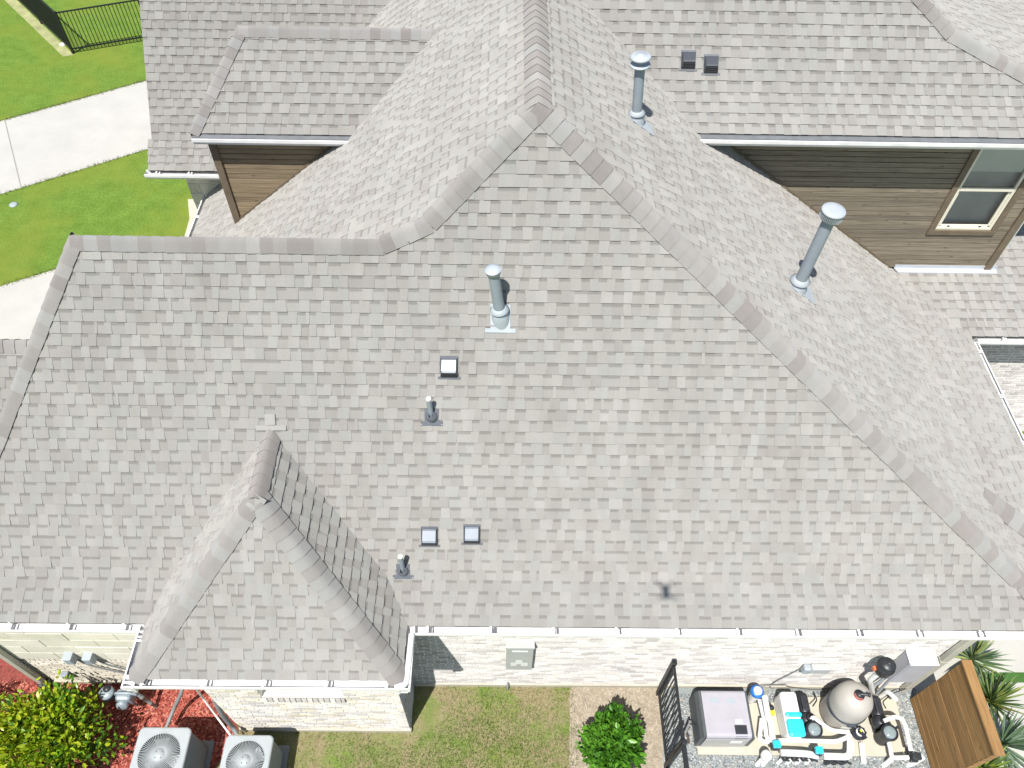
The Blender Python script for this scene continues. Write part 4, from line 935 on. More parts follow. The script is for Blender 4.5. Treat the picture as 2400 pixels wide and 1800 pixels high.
# refrigerant line sets, conduit, gas meter
def pipe(name, pts, r, mat, label, cat, group=None, n=10, rp=.08, par=None):
    m = MB(); m.tube(round_path(pts, rp), r, n); o = m.build(name, mat, par)
    if par is None: tag(o, label, cat, group)
    return o
pipe('line_set', [gp(427, 1610, .75), gp(425, 1625, .7), gp(408, 1660, .35), gp(390, 1705, .25)], .030, 'pipe_grey', 'fat grey insulated line bending down to the larger air conditioner', 'pipe')
pipe('conduit', [wy(455, 1608, YB_ - .05), gp(475, 1635, .9), gp(505, 1676, .5), gp(535, 1716, .35), gp(545, 1730, .3)], .015, 'pvc_white', 'thin white conduit slanting from the bay corner to the smaller air conditioner', 'pipe')
pipe('line_set', [Vector((XBW_ - .06, YB_ + .06, 1.35)), Vector((XBW_ - .07, YB_ - .01, .9)), Vector((XBW_ - .05, YB_ - .05, .35)), gp(556, 1722, .3)], .035, 'pipe_grey', 'dark grey line set hugging the bay corner behind the smaller air conditioner', 'pipe')
gm = gp(292, 1630, .55); t = thing('gas_meter', (gm.x, gm.y, 0), 'grey gas meter with black regulator by the shrub under the bay gutter', 'gas meter')
m = MB(); m.box((gm.x - .12, gm.y - .09, .36), (gm.x + .12, gm.y + .09, .62), .05); m.build('meter_body', 'meter_grey', t)
m = MB(); m.lathe([(0, -.02), (.085, -.02), (.09, .0), (.09, .05), (.07, .07), (0, .075)], Vector((gm.x - .02, gm.y - .095, .48)), 24, (0, -1, .25)); m.build('dial_cover', 'meter_grey', t)
m = MB(); rg = gp(253, 1626, .6); m.lathe([(0, -.10), (.09, -.10), (.10, -.06), (.10, .0), (.075, .05), (.03, .07)], rg, 22); m.lathe([(0, 0), (.055, 0), (.055, .045), (0, .05)], rg + Vector((.0, .05, .05)), 18); rgo = m.build('regulator', 'black_plastic', t)
m = MB(); m.lathe([(.106, -.005), (.106, .022), (.02, .03), (0, .03)], rg + Zu * .05, 22); m.build('regulator_cap', 'meter_grey', t)
m = MB(); m.tube(round_path([rg + Vector((.08, 0, -.04)), gm + Vector((-.08, .0, .12)), gm + Vector((.10, 0, .12)), gm + Vector((.20, .0, .06))], .04), .022, 10); m.build('union_pipe', 'meter_grey', t)
m = MB(); e0, e1 = gm + Vector((.18, .02, .10)), gp(366, 1656, .03)
m.tube([e0, e0 + (e1 - e0) * .3, e0 + (e1 - e0) * .31, e0 + (e1 - e0) * .36, e0 + (e1 - e0) * .37, e0 + (e1 - e0) * .7, e0 + (e1 - e0) * .71, e0 + (e1 - e0) * .76, e0 + (e1 - e0) * .77, e1], [.028, .028, .036, .036, .026, .026, .033, .033, .026, .026], 12); m.build('riser_pipe', 'pipe_grey', t)
m = MB(); m.tube([gm + Vector((0, 0, -.2)), Vector((gm.x, gm.y, 0))], .02, 8); m.tube([Vector((rg.x, rg.y, rg.z - .1)), Vector((rg.x, rg.y, 0))], .02, 8); m.build('stand', 'pipe_grey', t)
# boxes on the left wall
def wallbox(u, v, w, h, d, label, mat='box_grey', y=YM, name='junction_box', cat='electric box', group=None):
    c = wy(u, v, y - d); t = thing(name, (c.x, y - d / 2, c.z - h / 2), label, cat, group)
    m = MB(); m.box((c.x - w / 2, y - d, c.z - h / 2), (c.x + w / 2, y - .012, c.z + h / 2), .008); m.build('enclosure', mat, t)
    m = MB(); m.box((c.x - w / 2 + .012, y - d - .007, c.z - h / 2 + .012), (c.x + w / 2 - .012, y - d + .001, c.z + h / 2 - .012), .003); m.build('cover', mat, t); return t, c
for u, lb in ((161, 'grey electric box on the left wall, nearer the cream downspout'), (207, 'grey electric box on the left wall, nearer the bay')):
    t, c = wallbox(u, 1552, .13, .20, .13, lb, group='electric boxes on the left wall')
    m = MB(); m.tube(round_path([Vector((c.x + .03, YM - .05, c.z - .1)), Vector((c.x + .10, YM - .05, c.z - .35)), Vector((c.x + .45, YM - .04, c.z - .75)), Vector((c.x + .95, YM - .04, c.z - 1.0))], .2), .013, 8); m.build('cable', 'pipe_grey', t)
wallbox(152, 1588, .10, .12, .09, 'small pale box low on the left wall', 'meter_grey')
t = thing('downspout', (-7.16, YM - .06, 0), 'cream downspout with black foot at the left house corner', 'downspout')
ds = MB(); ds.box((-7.225, YM - .11, .22), (-7.13, YM - .035, Z0 - .2), .012); ds.build('spout', 'downspout_cream', t)
m = MB(); m.box((-7.24, YM - .15, .0), (-7.10, YM - .02, .24), .02); m.tube(round_path([(-7.17, YM - .1, .15), (-7.16, YM - .2, .07), (-7.12, YM - .42, .05)], .08), .055, 12); m.build('foot', 'black_plastic', t)
# utility panel on the right wall
c0, c1 = wy(1187, 1519, YM - .10), wy(1246, 1570, YM - .10)
t = thing('utility_panel', ((c0.x + c1.x) / 2, YM - .05, c1.z), 'tall grey utility panel with a painted white stepped reflection, on the white brick wall', 'utility panel')
m = MB(); m.box((c0.x, YM - .10, c1.z), (c1.x, YM - .012, c0.z), .006); m.build('cabinet', 'panel_grey', t)
m = MB(); m.box((c0.x - .012, YM - .108, c0.z - .03), (c1.x + .012, YM - .004, c0.z + .02), .004); m.build('lid', 'panel_grey', t)
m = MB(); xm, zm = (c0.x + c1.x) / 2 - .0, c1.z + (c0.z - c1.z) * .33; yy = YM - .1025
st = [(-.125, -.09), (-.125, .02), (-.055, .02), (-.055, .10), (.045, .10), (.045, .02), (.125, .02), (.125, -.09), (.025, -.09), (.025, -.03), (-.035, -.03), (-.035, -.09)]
m.poly([Vector((xm + a, yy, zm + b * 1.35)) for a, b in st]); m.build('painted_reflection', 'white_board', t)  # flat white shape: a bright reflection painted onto the panel front
m = MB(); m.bar(Vector((xm - .11, YM - .104, c0.z - .12)), Vector((xm + .11, YM - .104, c0.z - .12)), .012, .008); m.build('handle', 'white_metal', t)
st_ = MB(); sp = wy(1190, 1600, YM - .02); st_.tube([Vector((sp.x, YM - .012, sp.z)), Vector((sp.x, YM - .07, sp.z - .02)), Vector((sp.x, YM - .08, sp.z - .14))], .016, 8)
tag(st_.build('drain_stub', 'pipe_grey'), 'short drain stub low on the white wall below the utility panel', 'pipe')
# downspout elbow in the bay gutter corner
m = MB(); eb = Vector((xBE + .02, yB - .05, Z0 - .07)); m.tube(round_path([eb + Vector((-.10, 0, .02)), eb + Vector((.03, .0, .05)), eb + Vector((.04, .25, .05)), eb + Vector((.05, .62, .06))], .07), .038, 12); m.build('gutter_elbow', 'white_metal', house)
# ==================================================================== pool equipment, right
# black metal gate panel
GB = gp(1541, 1622); GTh = 1.47; GS = gp(1563, 1795)
t = thing('metal_gate', (GB.x, (GB.y + GS.y) / 2, 0), 'black metal picket gate standing out from the white wall beside the pool heater', 'gate')
gy0, gy1, gx = GB.y - .03, GS.y - .02, GB.x
for y_ in (gy0, gy1):
    m = MB(); m.box((gx - .03, y_ - .03, 0), (gx + .03, y_ + .03, GTh + .03), .004); m.box((gx - .036, y_ - .036, GTh + .03), (gx + .036, y_ + .036, GTh + .06), .01); m.build('post', 'black_metal', t)
for z_ in (GTh - .03, .12):
    m = MB(); m.box((gx - .018, gy1 + .031, z_ - .018), (gx + .018, gy0 - .031, z_ + .018), .003); m.build('rail', 'black_metal', t)
k = 10
for i in range(k):
    y_ = gy1 + .03 + (i + .5) * (gy0 - gy1 - .06) / k; m = MB(); m.box((gx - .008, y_ - .008, .138), (gx + .008, y_ + .008, GTh - .048)); m.build('picket', 'black_metal', t)
m = MB(); m.box((gx - .03, gy1 - .9, .10), (gx + .03, gy1 - .05, .16), .004); m.box((gx - .03, gy1 - .9, GTh - .06), (gx + .03, gy1 - .05, GTh), .004); m.build('hinge_rail', 'black_metal', t)
# pool heater
zh = .62; q = [gp(1643, 1617, zh), gp(1745, 1617, zh), gp(1763, 1727, zh), gp(1657, 1729, zh)]
hx0, hx1 = (q[0].x + q[3].x) / 2, (q[1].x + q[2].x) / 2; hy1, hy0 = (q[0].y + q[1].y) / 2, (q[2].y + q[3].y) / 2
t = thing('pool_heater', ((hx0 + hx1) / 2, (hy0 + hy1) / 2, .05), 'large grey pool heater with dark control window on the concrete pad', 'pool heater')
m = MB(); sdx = .075
prof = [(hx0 - sdx, .06), (hx0 - sdx, zh - .13), (hx0 - .03, zh - .03), (hx0 + .0, zh)]
for s_, xa in ((1, hx0), (-1, hx1)):
    pr = [(xa, zh - .003), (xa - s_ * .035, zh - .03), (xa - s_ * sdx, zh - .14), (xa - s_ * sdx, .06), (xa, .06)]
    m = MB(); pts = [Vector((x, y, z)) for y in (hy0 + .01, hy1 - .01) for x, z in pr]; n = len(pr)
    m.add(pts, [(i, (i + 1) % n, n + (i + 1) % n, n + i) for i in range(n)] + [list(range(n))[::-1], [n + i for i in range(n)]]); m.build('side_panel', 'heater_side', t)
m = MB(); r = .06
pr = [(hy1, .06), (hy1, zh - .05)] + [(hy1 - .05 + .05 * math.cos(a), zh - .05 + .05 * math.sin(a)) for a in [i * math.pi / 10 for i in range(1, 6)]] + [(hy0 + r - r * math.sin(a), zh - r + r * math.cos(a)) for a in [i * math.pi / 10 for i in range(0, 6)]] + [(hy0, .06)]
pts = [Vector((x, y, z)) for x in (hx0 + .001, hx1 - .001) for y, z in pr]; n = len(pr)
m.add(pts, [(i, i + 1, n + i + 1, n + i) for i in range(n - 1)], smooth=False); m.build('top_cover', 'heater_top', t)
m = MB(); m.box((hx0 + .01, hy0 - .004, .06), (hx1 - .01, hy0 + .02, zh - .14), .006); m.build('front_panel', 'heater_front', t)
for fx in (.18, .55):
    a = hx0 + fx * (hx1 - hx0); m = MB(); m.box((a, hy1 - .20, zh + .0005), (a + .14, hy1 - .12, zh + .006), .002); m.build('badge', 'box_grey', t)
a = hx0 + .64 * (hx1 - hx0); m = MB()
pr = [(hy0 + .17, zh + .008), (hy0 + .06, zh + .008), (hy0 + .015, zh - .02), (hy0 - .004, zh - .075), (hy0 + .01, zh - .09), (hy0 + .17, zh - .02)]
pts = [Vector((x, y, z)) for x in (a, a + .18) for y, z in pr]; n = len(pr)
m.add(pts, [(i, (i + 1) % n, n + (i + 1) % n, n + i) for i in range(n)] + [list(range(n)), [2 * n - 1 - i for i in range(n)]]); m.build('control_window', 'black_plastic', t)
m = MB(); m.box((a + .03, hy0 + .19, zh + .0005), (a + .13, hy0 + .25, zh + .003)); m.build('label_plate', 'white_board', t)
m = MB(); m.box((a - .03, hy0 - .008, .30), (a + .15, hy0 - .0035, .40)); m.build('label_plate', 'white_board', t)
# sand filter tank with clamp band and gauge
fc = gp(1962, 1672, .08); fr_ = gp(1992, 1672, .08).x - gp(1962, 1672, .08).x
fr_ = .285; fb = Vector((fc.x, fc.y, .05))
t = thing('pool_filter', fb, 'tall beige pool filter tank with domed lid and dark clamp band', 'pool filter')
m = MB(); m.lathe([(0, 0), (fr_ * .8, 0), (fr_ * .97, .05), (fr_, .12), (fr_, .48)], fb, 40); m.build('tank', 'tank_beige', t)
m = MB(); m.lathe([(fr_ * 1.0, .52), (fr_ * .99, .72), (fr_ * .95, .80), (fr_ * .80, .90), (fr_ * .5, .96), (0, .985)], fb, 40); m.build('lid', 'tank_beige', t)
m = MB(); m.lathe([(fr_, .47), (fr_ * 1.06, .475), (fr_ * 1.06, .53), (fr_, .535)], fb, 40); cb = m.build('clamp_band', 'band_grey', t)
m = MB(); bx_ = fb + Vector((-.02, -fr_ * 1.06, .5)); m.bar(bx_ + Vector((-.06, -.01, 0)), bx_ + Vector((.06, -.01, 0)), .03, .04); m.build('clamp_bolt', 'band_grey', cb)
gt_ = fb + Vector((.0, 0, .975)); m = MB(); m.lathe([(0, .0), (.075, 0), (.075, .025), (.05, .03), (.045, .06), (0, .06)], gt_, 22); m.build('gauge_base', 'black_plastic', t)
m = MB(); m.lathe([(.0755, .008), (.079, .01), (.079, .024), (.055, .029)], gt_, 22, a0=2.0, a1=4.4); m.build('gauge_ring', 'red_plastic', t)
m = MB(); m.tube([gt_ + Vector((0, 0, .06)), gt_ + Vector((.10, -.02, .09))], .022, 10); m.lathe([(0, -.01), (.034, -.01), (.034, .02), (0, .02)], gt_ + Vector((.11, -.02, .09)), 14, (1, -.3, .5)); m.build('relief_valve', 'black_plastic', t)
# pumps
def pump(bp, label):
    """bp = centre of the strainer lid"""
    t = thing('pool_pump', (bp.x, bp.y, .05), label, 'pool pump', 'black pool pumps'); b = Vector((bp.x, bp.y, .05)); ht = bp.z
    m = MB(); m.lathe([(0, 0), (.11, 0), (.115, .04), (.10, .10), (.10, ht - .09), (.125, ht - .085), (.125, ht - .05), (0, ht - .05)], b, 26); m.build('strainer_pot', 'black_plastic', t)
    m = MB(); m.lathe([(.112, ht - .07), (.118, ht - .05), (.095, ht - .045)], b, 26)
    for a in (.5, 3.6):
        d_ = Vector((math.cos(a), math.sin(a), 0)); m.bar(b + d_ * .10 + Zu * (ht - .06), b + d_ * .165 + Zu * (ht - .06), .04, .03)
    m.build('lid_ring', 'black_plastic', t)
    m = MB(); m.lathe([(.094, ht - .052), (.085, ht - .035), (.05, ht - .025), (0, ht - .022)], b, 26); m.build('clear_lid', 'clear_lid', t)
    m = MB(); c = b + Vector((-.02, .20, ht * .42)); m.lathe([(0, -.09), (.10, -.09), (.125, -.05), (.125, .05), (.09, .08), (0, .08)], c, 24, (0, 1, 0)); m.build('volute', 'black_plastic', t)
    m = MB(); m.lathe([(.07, .06), (.088, .09), (.088, .34), (.075, .37), (0, .375)], c, 20, (0, 1, 0))
    m.box((c.x - .055, c.y + .1, c.z + .05), (c.x + .055, c.y + .33, c.z + .115), .015)
    for i in range(8):
        a = 2 * math.pi * i / 8; m.bar(c + Vector((math.cos(a) * .088, .11, math.sin(a) * .088)), c + Vector((math.cos(a) * .088, .32, math.sin(a) * .088)), .010, .012)
    m.build('motor', 'black_plastic', t)
    m = MB(); m.box((b.x - .10, b.y + .08, .05), (b.x + .10, b.y + .5, .09), .008); m.build('foot', 'black_plastic', t)
    m = MB(); m.lathe([(0, 0), (.045, 0), (.05, .03), (.05, .09), (.038, .1)], c + Vector((0.0, -.02, .09)), 16); m.build('outlet_union', 'black_plastic', t)
    return t, b, c
pA, bA, cA = pump(gp(1909, 1709, .42), 'black pool pump with clear lid between the cyan-lidded box and the filter')
pB, bB, cB = pump(gp(2086, 1716, .42), 'black pool pump with clear lid beside the cedar screen')
# multiport valves
def valve(P_, label, r=.10, face=None):
    t = thing('pool_valve', P_, label, 'valve', 'black diverter valves'); 
    m = MB(); m.lathe([(0, -.09), (r * .8, -.08), (r, -.04), (r, .02), (r * .9, .03), (r * .9, .05), (0, .055)], P_, 24)
    for i in range(10):
        a = 2 * math.pi * i / 10; d_ = Vector((math.cos(a), math.sin(a), 0)); m.lathe([(.012, .0), (.012, .035), (0, .04)], P_ + d_ * r * .97, 8)
    m.build('valve_body', 'black_plastic', t)
    m = MB(); m.lathe([(r * .62, .056), (r * .60, .062), (r * .42, .062)], P_, 24); m.build('dial_ring', 'white_metal', t)
    m = MB(); m.bar(P_ + Vector((-.02, .04, .075)), P_ + Vector((.05, -.10, .085)), .045, .035); m.build('handle', 'black_plastic', t)
    m = MB(); m.bar(P_ + Vector((-.005, .025, .094)), P_ + Vector((.01, -.005, .096)), .03, .002); m.build('arrow_mark', 'yellow_plastic', t); return t
valve(gp(2013, 1718, .38), 'round black multiport valve in front of the filter tank')
def actuator(P_, label, cyan):
    t = thing('valve_actuator', P_, label, 'valve', 'small valves on the white manifold')
    m = MB(); m.lathe([(0, -.12), (.05, -.12), (.06, -.06), (.055, -.02), (.03, 0), (0, 0)], P_, 14); m.box((P_.x - .06, P_.y - .055, P_.z - .13), (P_.x + .06, P_.y + .055, P_.z - .07), .015); m.build('valve_body', 'black_plastic', t)
    m = MB(); m.box((P_.x - .055, P_.y - .05, P_.z), (P_.x + .055, P_.y + .05, P_.z + .075), .012); m.build('actuator_cap', 'cyan_plastic' if cyan else 'black_plastic', t); return t
actuator(gp(1819, 1746, .42), 'valve actuator with cyan cap at the left end of the white manifold', True)
actuator(gp(1918, 1760, .40), 'valve actuator with cyan cap below the strainer lid of the middle pump', True)
actuator(gp(2147, 1774, .36), 'black screwed valve by the foot of the cedar screen', False)
# white plumbing
WP = .30
def pvc(pts, label, r=.032, z=WP, rp=.09):
    P_ = [gp(*(q if len(q) == 3 else (*q, z))) for q in pts]; lo = P_[0]
    return pipe('pvc_pipe', P_, r, 'pvc_white', label, 'pipe', 'white plumbing of the pool equipment', 14, rp)
pvc([(1780, 1640, .30), (1792, 1690, .30), (1797, 1735, .30), (1900, 1736, .30), (1962, 1738, .3), (1985, 1728, .30), (1995, 1722, .33)], 'long white pipe running from the heater to the round multiport valve')
pvc([(1785, 1685, .25), (1780, 1730, .25), (1788, 1738, .25), (1810, 1738, .25)], 'white pipe elbow at the right side of the pool heater')
pvc([(1900, 1688, .35), (1906, 1680, .42), (1925, 1695, .42), (1948, 1712, .38), (1990, 1716, .36)], 'white pipe from the middle pump to the multiport valve')
pvc([(2071, 1690, .40), (2093, 1680, .45), (2112, 1682, .45), (2122, 1700, .40), (2135, 1760, .34)], 'white pipe arching from the right pump to the screwed valve')
pvc([(2083, 1742, .20), (2087, 1755, .22), (2090, 1776, .22), (2130, 1775, .28)], 'white pipe below the strainer of the right pump')
pvc([(2094, 1774, .24), (2078, 1789, .06), (2066, 1796, -.02)], 'white pipe dropping into the gravel left of the screwed valve', .036)
pvc([(2162, 1776, .30), (2150, 1784, .12), (2122, 1796, -.03)], 'white pipe dropping into the gravel below the screwed valve', .034)
pvc([(1830, 1764, .30), (1862, 1765, .30), (1895, 1767, .30), (1916, 1772, .30)], 'thick white manifold pipe, left half', .05)
pvc([(1930, 1772, .30), (1960, 1773, .30), (1992, 1774, .30), (1993, 1735, .32)], 'thick white manifold pipe, right half', .05)
for u, lb in ((1836, 'first'), (1858, 'second'), (1880, 'third'), (1902, 'fourth')):
    pvc([(u + 6, 1768, .26), (u - 2, 1778, .12), (u - 18, 1793, -.03)], 'white stub pipe dropping from the left manifold, %s from the left' % lb, .026)
    P_ = gp(u + 4, 1776, .28); m = MB(); m.lathe([(0, -.06), (.04, -.06), (.045, .0), (.02, .02), (0, .02)], P_, 12); m.bar(P_ + Vector((-.04, -.03, .02)), P_ + Vector((.05, -.05, .03)), .025, .02)
    tag(m.build('stub_valve', 'black_plastic'), 'small black valve on the %s stub of the left manifold' % lb, 'valve', 'small valves on the white manifold')
for u, lb in ((1945, 'first'), (1963, 'second'), (1981, 'third')):
    P_ = gp(u, 1782, .24); m = MB(); m.lathe([(0, -.2), (.03, -.2), (.045, .0), (.02, .02), (0, .02)], P_, 12); m.bar(P_ + Vector((-.03, .0, .02)), P_ + Vector((.07, -.06, .03)), .028, .022)
    tag(m.build('stub_valve', 'black_plastic'), 'small black valve under the right manifold, %s from the left' % lb, 'valve', 'small valves on the white manifold')
pvc([(2019, 1742, .1), (2022, 1768, .1), (2025, 1788, .05)], 'short white pipe lying in front of the multiport valve', .04, .1)
for u, v, lb in ((1795, 1767, 'upper'), (1803, 1772, 'lower')):
    pass
P_ = gp(1797, 1770, .30); t = thing('pipe_cap', P_, 'big white pipe cap with two stubs left of the manifold', 'pipe')
m = MB(); m.lathe([(0, -.1), (.07, -.1), (.08, -.03), (.075, .02), (.04, .05), (0, .055)], P_, 22); m.build('cap', 'pvc_white', t)
for a, b in (((1790, 1775, .2), (1770, 1796, -.03)), ((1800, 1778, .2), (1785, 1796, -.03))):
    m = MB(); m.tube([gp(*a), gp(*b)], .032, 12); m.build('stub', 'pvc_white', t)
# chlorinator, white box with cyan lid, flow cell
P_ = gp(1775, 1620, .55); t = thing('chlorinator', (P_.x, P_.y, .05), 'white chlorinator canister with blue lid behind the heater', 'canister')
m = MB(); m.lathe([(0, 0), (.05, 0), (.06, .1), (.085, .35), (.09, .46)], Vector((P_.x, P_.y, .05)), 22); m.build('canister', 'pvc_white', t)
m = MB(); m.lathe([(.098, .45), (.10, .50), (.085, .52), (0, .53)], Vector((P_.x, P_.y, .05)), 22); m.build('lid', 'blue_plastic', t)
m = MB(); m.lathe([(0, .531), (.07, .532), (.06, .545), (0, .55)], Vector((P_.x, P_.y, .05)), 22); m.build('knob', 'pvc_white', t)
zt_ = .48; q = [gp(1828, 1618, zt_), gp(1872, 1616, zt_), gp(1884, 1722, zt_), gp(1850, 1724, zt_)]
cx0, cx1, cy0, cy1 = (q[0].x + q[3].x) / 2, (q[1].x + q[2].x) / 2, q[3].y, q[0].y
t = thing('salt_cell_box', ((cx0 + cx1) / 2, (cy0 + cy1) / 2, .05), 'white rounded box with bright cyan lid between the heater and the middle pump', 'equipment box')
m = MB(); m.box((cx0, cy0, .05), (cx1, cy1, zt_ - .02), .05); m.build('casing', 'pvc_white', t)
cm = (cy0 + cy1) / 2 - .02
m = MB(); m.box((cx0 + .01, cy0 - .012, zt_ - .09), (cx1 + .012, cm - .055, zt_ + .012), .045); m.build('lid', 'cyan_plastic', t)
m = MB(); m.box((cx0 + .012, cm - .04, zt_ - .09), (cx1 + .010, cm + .04, zt_ + .010), .035); m.build('lid', 'cyan_plastic', t)
P_ = gp(1811, 1655, .4); t = thing('flow_switch', (P_.x, P_.y, .05), 'small yellow and dark flow switch beside the white box', 'switch')
m = MB(); m.lathe([(0, 0), (.04, 0), (.045, .28), (0, .30)], Vector((P_.x, P_.y, .05)), 14); m.build('body', 'black_plastic', t)
m = MB(); m.box((P_.x - .04, P_.y - .11, .28), (P_.x + .04, P_.y - .02, .33), .01); m.build('tag', 'yellow_plastic', t)
pvc([(1792, 1632, .5), (1797, 1660, .5), (1800, 1680, .45), (1806, 1690, .4), (1812, 1740, .36)], 'upright white pipe bundle between the heater and the white box', .045)
# wall light, control cabinet, blower
la, lb_ = wy(1884, 1568, YM - .07), wy(1945, 1568, YM - .07)
t = thing('wall_light', ((la.x + lb_.x) / 2, YM - .05, la.z - .08), 'white box light with grey end cap on the brick wall above the pool equipment', 'wall light')
m = MB(); m.box((la.x + .10, YM - .11, la.z - .10), (lb_.x, YM - .012, la.z + .08), .012); m.build('housing', 'panel_grey', t)
m = MB(); m.box((la.x - .02, YM - .12, la.z - .11), (la.x + .099, YM - .010, la.z + .09), .03); m.build('end_cap', 'box_grey', t)
m = MB(); m.tube(round_path([Vector((la.x, YM - .03, la.z - .1)), Vector((la.x - .22, YM - .03, la.z - .75)), Vector((la.x - .24, YM - .03, la.z - 1.05)), Vector((la.x + .6, YM - .03, la.z - 1.4))], .12), .009, 8); m.build('cable', 'pipe_grey', t)
ca, cb_ = wy(2131, 1560, YM - .22), wy(2205, 1600, YM - .22)
t = thing('control_cabinet', ((ca.x + cb_.x) / 2, YM - .11, cb_.z), 'pale grey control cabinet on the brick wall by the cedar screen', 'control box')
m = MB(); m.box((ca.x, YM - .22, cb_.z), (ca.x + .40, YM - .012, ca.z + .04), .008); m.build('cabinet', 'box_lilac', t)
m = MB(); m.box((ca.x - .008, YM - .232, ca.z + .0405), (ca.x + .408, YM - .008, ca.z + .056), .004); m.build('roof', 'white_metal', t)
m = MB(); m.box((ca.x + .02, YM - .228, cb_.z + .03), (ca.x + .38, YM - .221, ca.z + .02), .003); m.build('door', 'box_lilac', t)
m = MB()
m.tube(round_path([Vector((ca.x + .05, YM - .1, cb_.z)), Vector((ca.x + .05, YM - .1, cb_.z - .25)), Vector((ca.x - .02, YM - .12, .1))], .1), .025, 10); m.build('conduit', 'box_grey', t)
m = MB(); m.tube(round_path([Vector((ca.x + .16, YM - .1, cb_.z)), Vector((ca.x + .16, YM - .1, cb_.z - .3)), Vector((ca.x + .2, YM - .12, .1))], .1), .022, 10); m.build('conduit', 'box_grey', t)
P_ = wy(2084, 1556, YM - .22); bl_ = P_ - Zu * .28
t = thing('air_blower', bl_, 'black air blower on a white standpipe beside the control cabinet', 'blower')
m = MB(); m.lathe([(0, 0), (.10, 0), (.12, .03), (.12, .15), (.128, .155), (.128, .175), (.115, .18), (.11, .25), (.09, .28), (0, .285)], bl_, 28); m.build('housing', 'black_plastic', t)
m = MB(); m.box((bl_.x - .155, bl_.y - .03, bl_.z + .05), (bl_.x - .118, bl_.y + .03, bl_.z + .11), .006); m.build('plug', 'orange_plastic', t)
m = MB(); m.lathe([(0, .284), (.012, .284), (.012, .295), (0, .297)], bl_, 10); m.build('screw', 'hanger', t)
m = MB(); m.tube(round_path([bl_ + Zu * .01, bl_ - Zu * .45, gp(2045, 1622, .12), gp(2038, 1632, .02)], .1), .04, 14); m.build('standpipe', 'pvc_white', t)
pipe('pvc_pipe', [Vector((ca.x + .28, YM - .14, .02)), Vector((ca.x + .29, YM - .14, .3)), Vector((ca.x + .36, YM - .3, .36))], .035, 'pvc_white', 'white elbow pipe under the control cabinet', 'pipe', 'white plumbing of the pool equipment', 14)
# brown hose bib by the gate
t = thing('hose_valve', gp(1612, 1705), 'rusty hose valve with black lever between gate and heater', 'valve')
m = MB(); m.tube(round_path([gp(1614, 1742, .0), gp(1613, 1728, .18), gp(1606, 1716, .28), gp(1616, 1703, .36)], .05), .018, 10); m.build('riser', 'bark', t)
m = MB(); m.bar(gp(1604, 1722, .36), gp(1618, 1690, .42), .03, .03); m.bar(gp(1617, 1696, .42), gp(1636, 1704, .45), .02, .02); m.build('lever', 'black_plastic', t)

# ==================================================================== cedar screen
SBn = gp(2131, 1640); sx = SBn.x; sh = 1.83; syN = SBn.y; syS = gp(2190, 1808).y
# far end from the top edge
topS = gp(2332, 1768, sh); syS = topS.y
t = thing('cedar_screen', (sx, (syN + syS) / 2, 0), 'cedar board privacy screen beside the pool equipment', 'fence')
nb = 13; bh = (sh - .06) / nb
for i in range(nb):
    m = MB(); dx = random.uniform(-.003, .003); m.box((sx + dx, syS + .022, .04 + i * bh), (sx + .02 + dx, syN, .04 + (i + 1) * bh - .009), .005); m.build('board', 'cedar', t)
m = MB(); m.box((sx + .0235, syS + .03, .06), (sx + .030, syN - .01, sh - .04)); m.build('backing', 'cedar', t)
for y_ in (syN - .1, (syN + syS) / 2, syS + .1):
    m = MB(); m.box((sx + .0305, y_ - .045, 0), (sx + .11, y_ + .045, sh - .03), .004); m.build('post', 'cedar', t)
m = MB(); m.box((sx - .02, syS - .02, sh - .022), (sx + .125, syN + .02, sh + .018), .006); m.build('top_cap', 'cedar', t)
for i in range(nb):
    m = MB(); m.box((sx + .0, syS, .04 + i * bh), (sx + .115, syS + .02, .04 + (i + 1) * bh - .014), .003); m.build('board', 'cedar', t)
# ==================================================================== metal fence far left
FB = gp(172, 125); fh = 1.29
d1 = (gp(330, 98) - FB); d1.normalize(); d2 = (gp(40, 0) - FB); d2.normalize()
def fence(P0, d, L, label, gap=.105, first=True):
    t = thing('metal_fence', P0 + d * (L / 2), label, 'fence', 'black metal picket fence panels')
    n = int(L / gap); npost = int(L / 2.35) + 1
    for z_ in (fh - .04, .14):
        m = MB(); m.bar(P0 + Zu * z_, P0 + d * L + Zu * z_, .035, .035); m.build('rail', 'black_metal', t)
    for i in range(0 if first else 1, npost):
        m = MB(); q = P0 + d * (i * 2.35); m.bar(q, q + Zu * fh, .06, .06); m.build('post', 'black_metal', t)
    for i in range(1, n):
        m = MB(); q = P0 + d * (i * gap); m.bar(q + Zu * .05, q + Zu * (fh - .02), .017, .017); m.build('picket', 'black_metal', t)
fence(FB, d1, 4.9, 'black metal fence panel running right from the corner post to behind the house')
fence(FB, d2, 9.5, 'black metal fence running away along the pale lawn edge', first=False)
sheet('lawn_edge', [FB + Vector((.05, -.1, 0)), FB + Vector((-.24, -.2, 0)), FB + d2 * 14 + Vector((-.24, -.2, 0)), FB + d2 * 14 + Vector((.05, 0, 0))], 'dry_edge', .006)
m = MB(); m.lathe([(.09, .0), (.09, .03), (.05, .05), (0, .05)], gp(147, 105), 16); tag(m.build('sprinkler_cap', 'white_metal'), 'white round cap in the grass by the fence corner post', 'cap')
m = MB(); m.lathe([(.10, .0), (.10, .02), (.05, .03), (0, .03)], gp(32, 480), 16); tag(m.build('sprinkler_cap', 'box_grey'), 'pale round cover in the lawn between the two paved paths', 'cap')

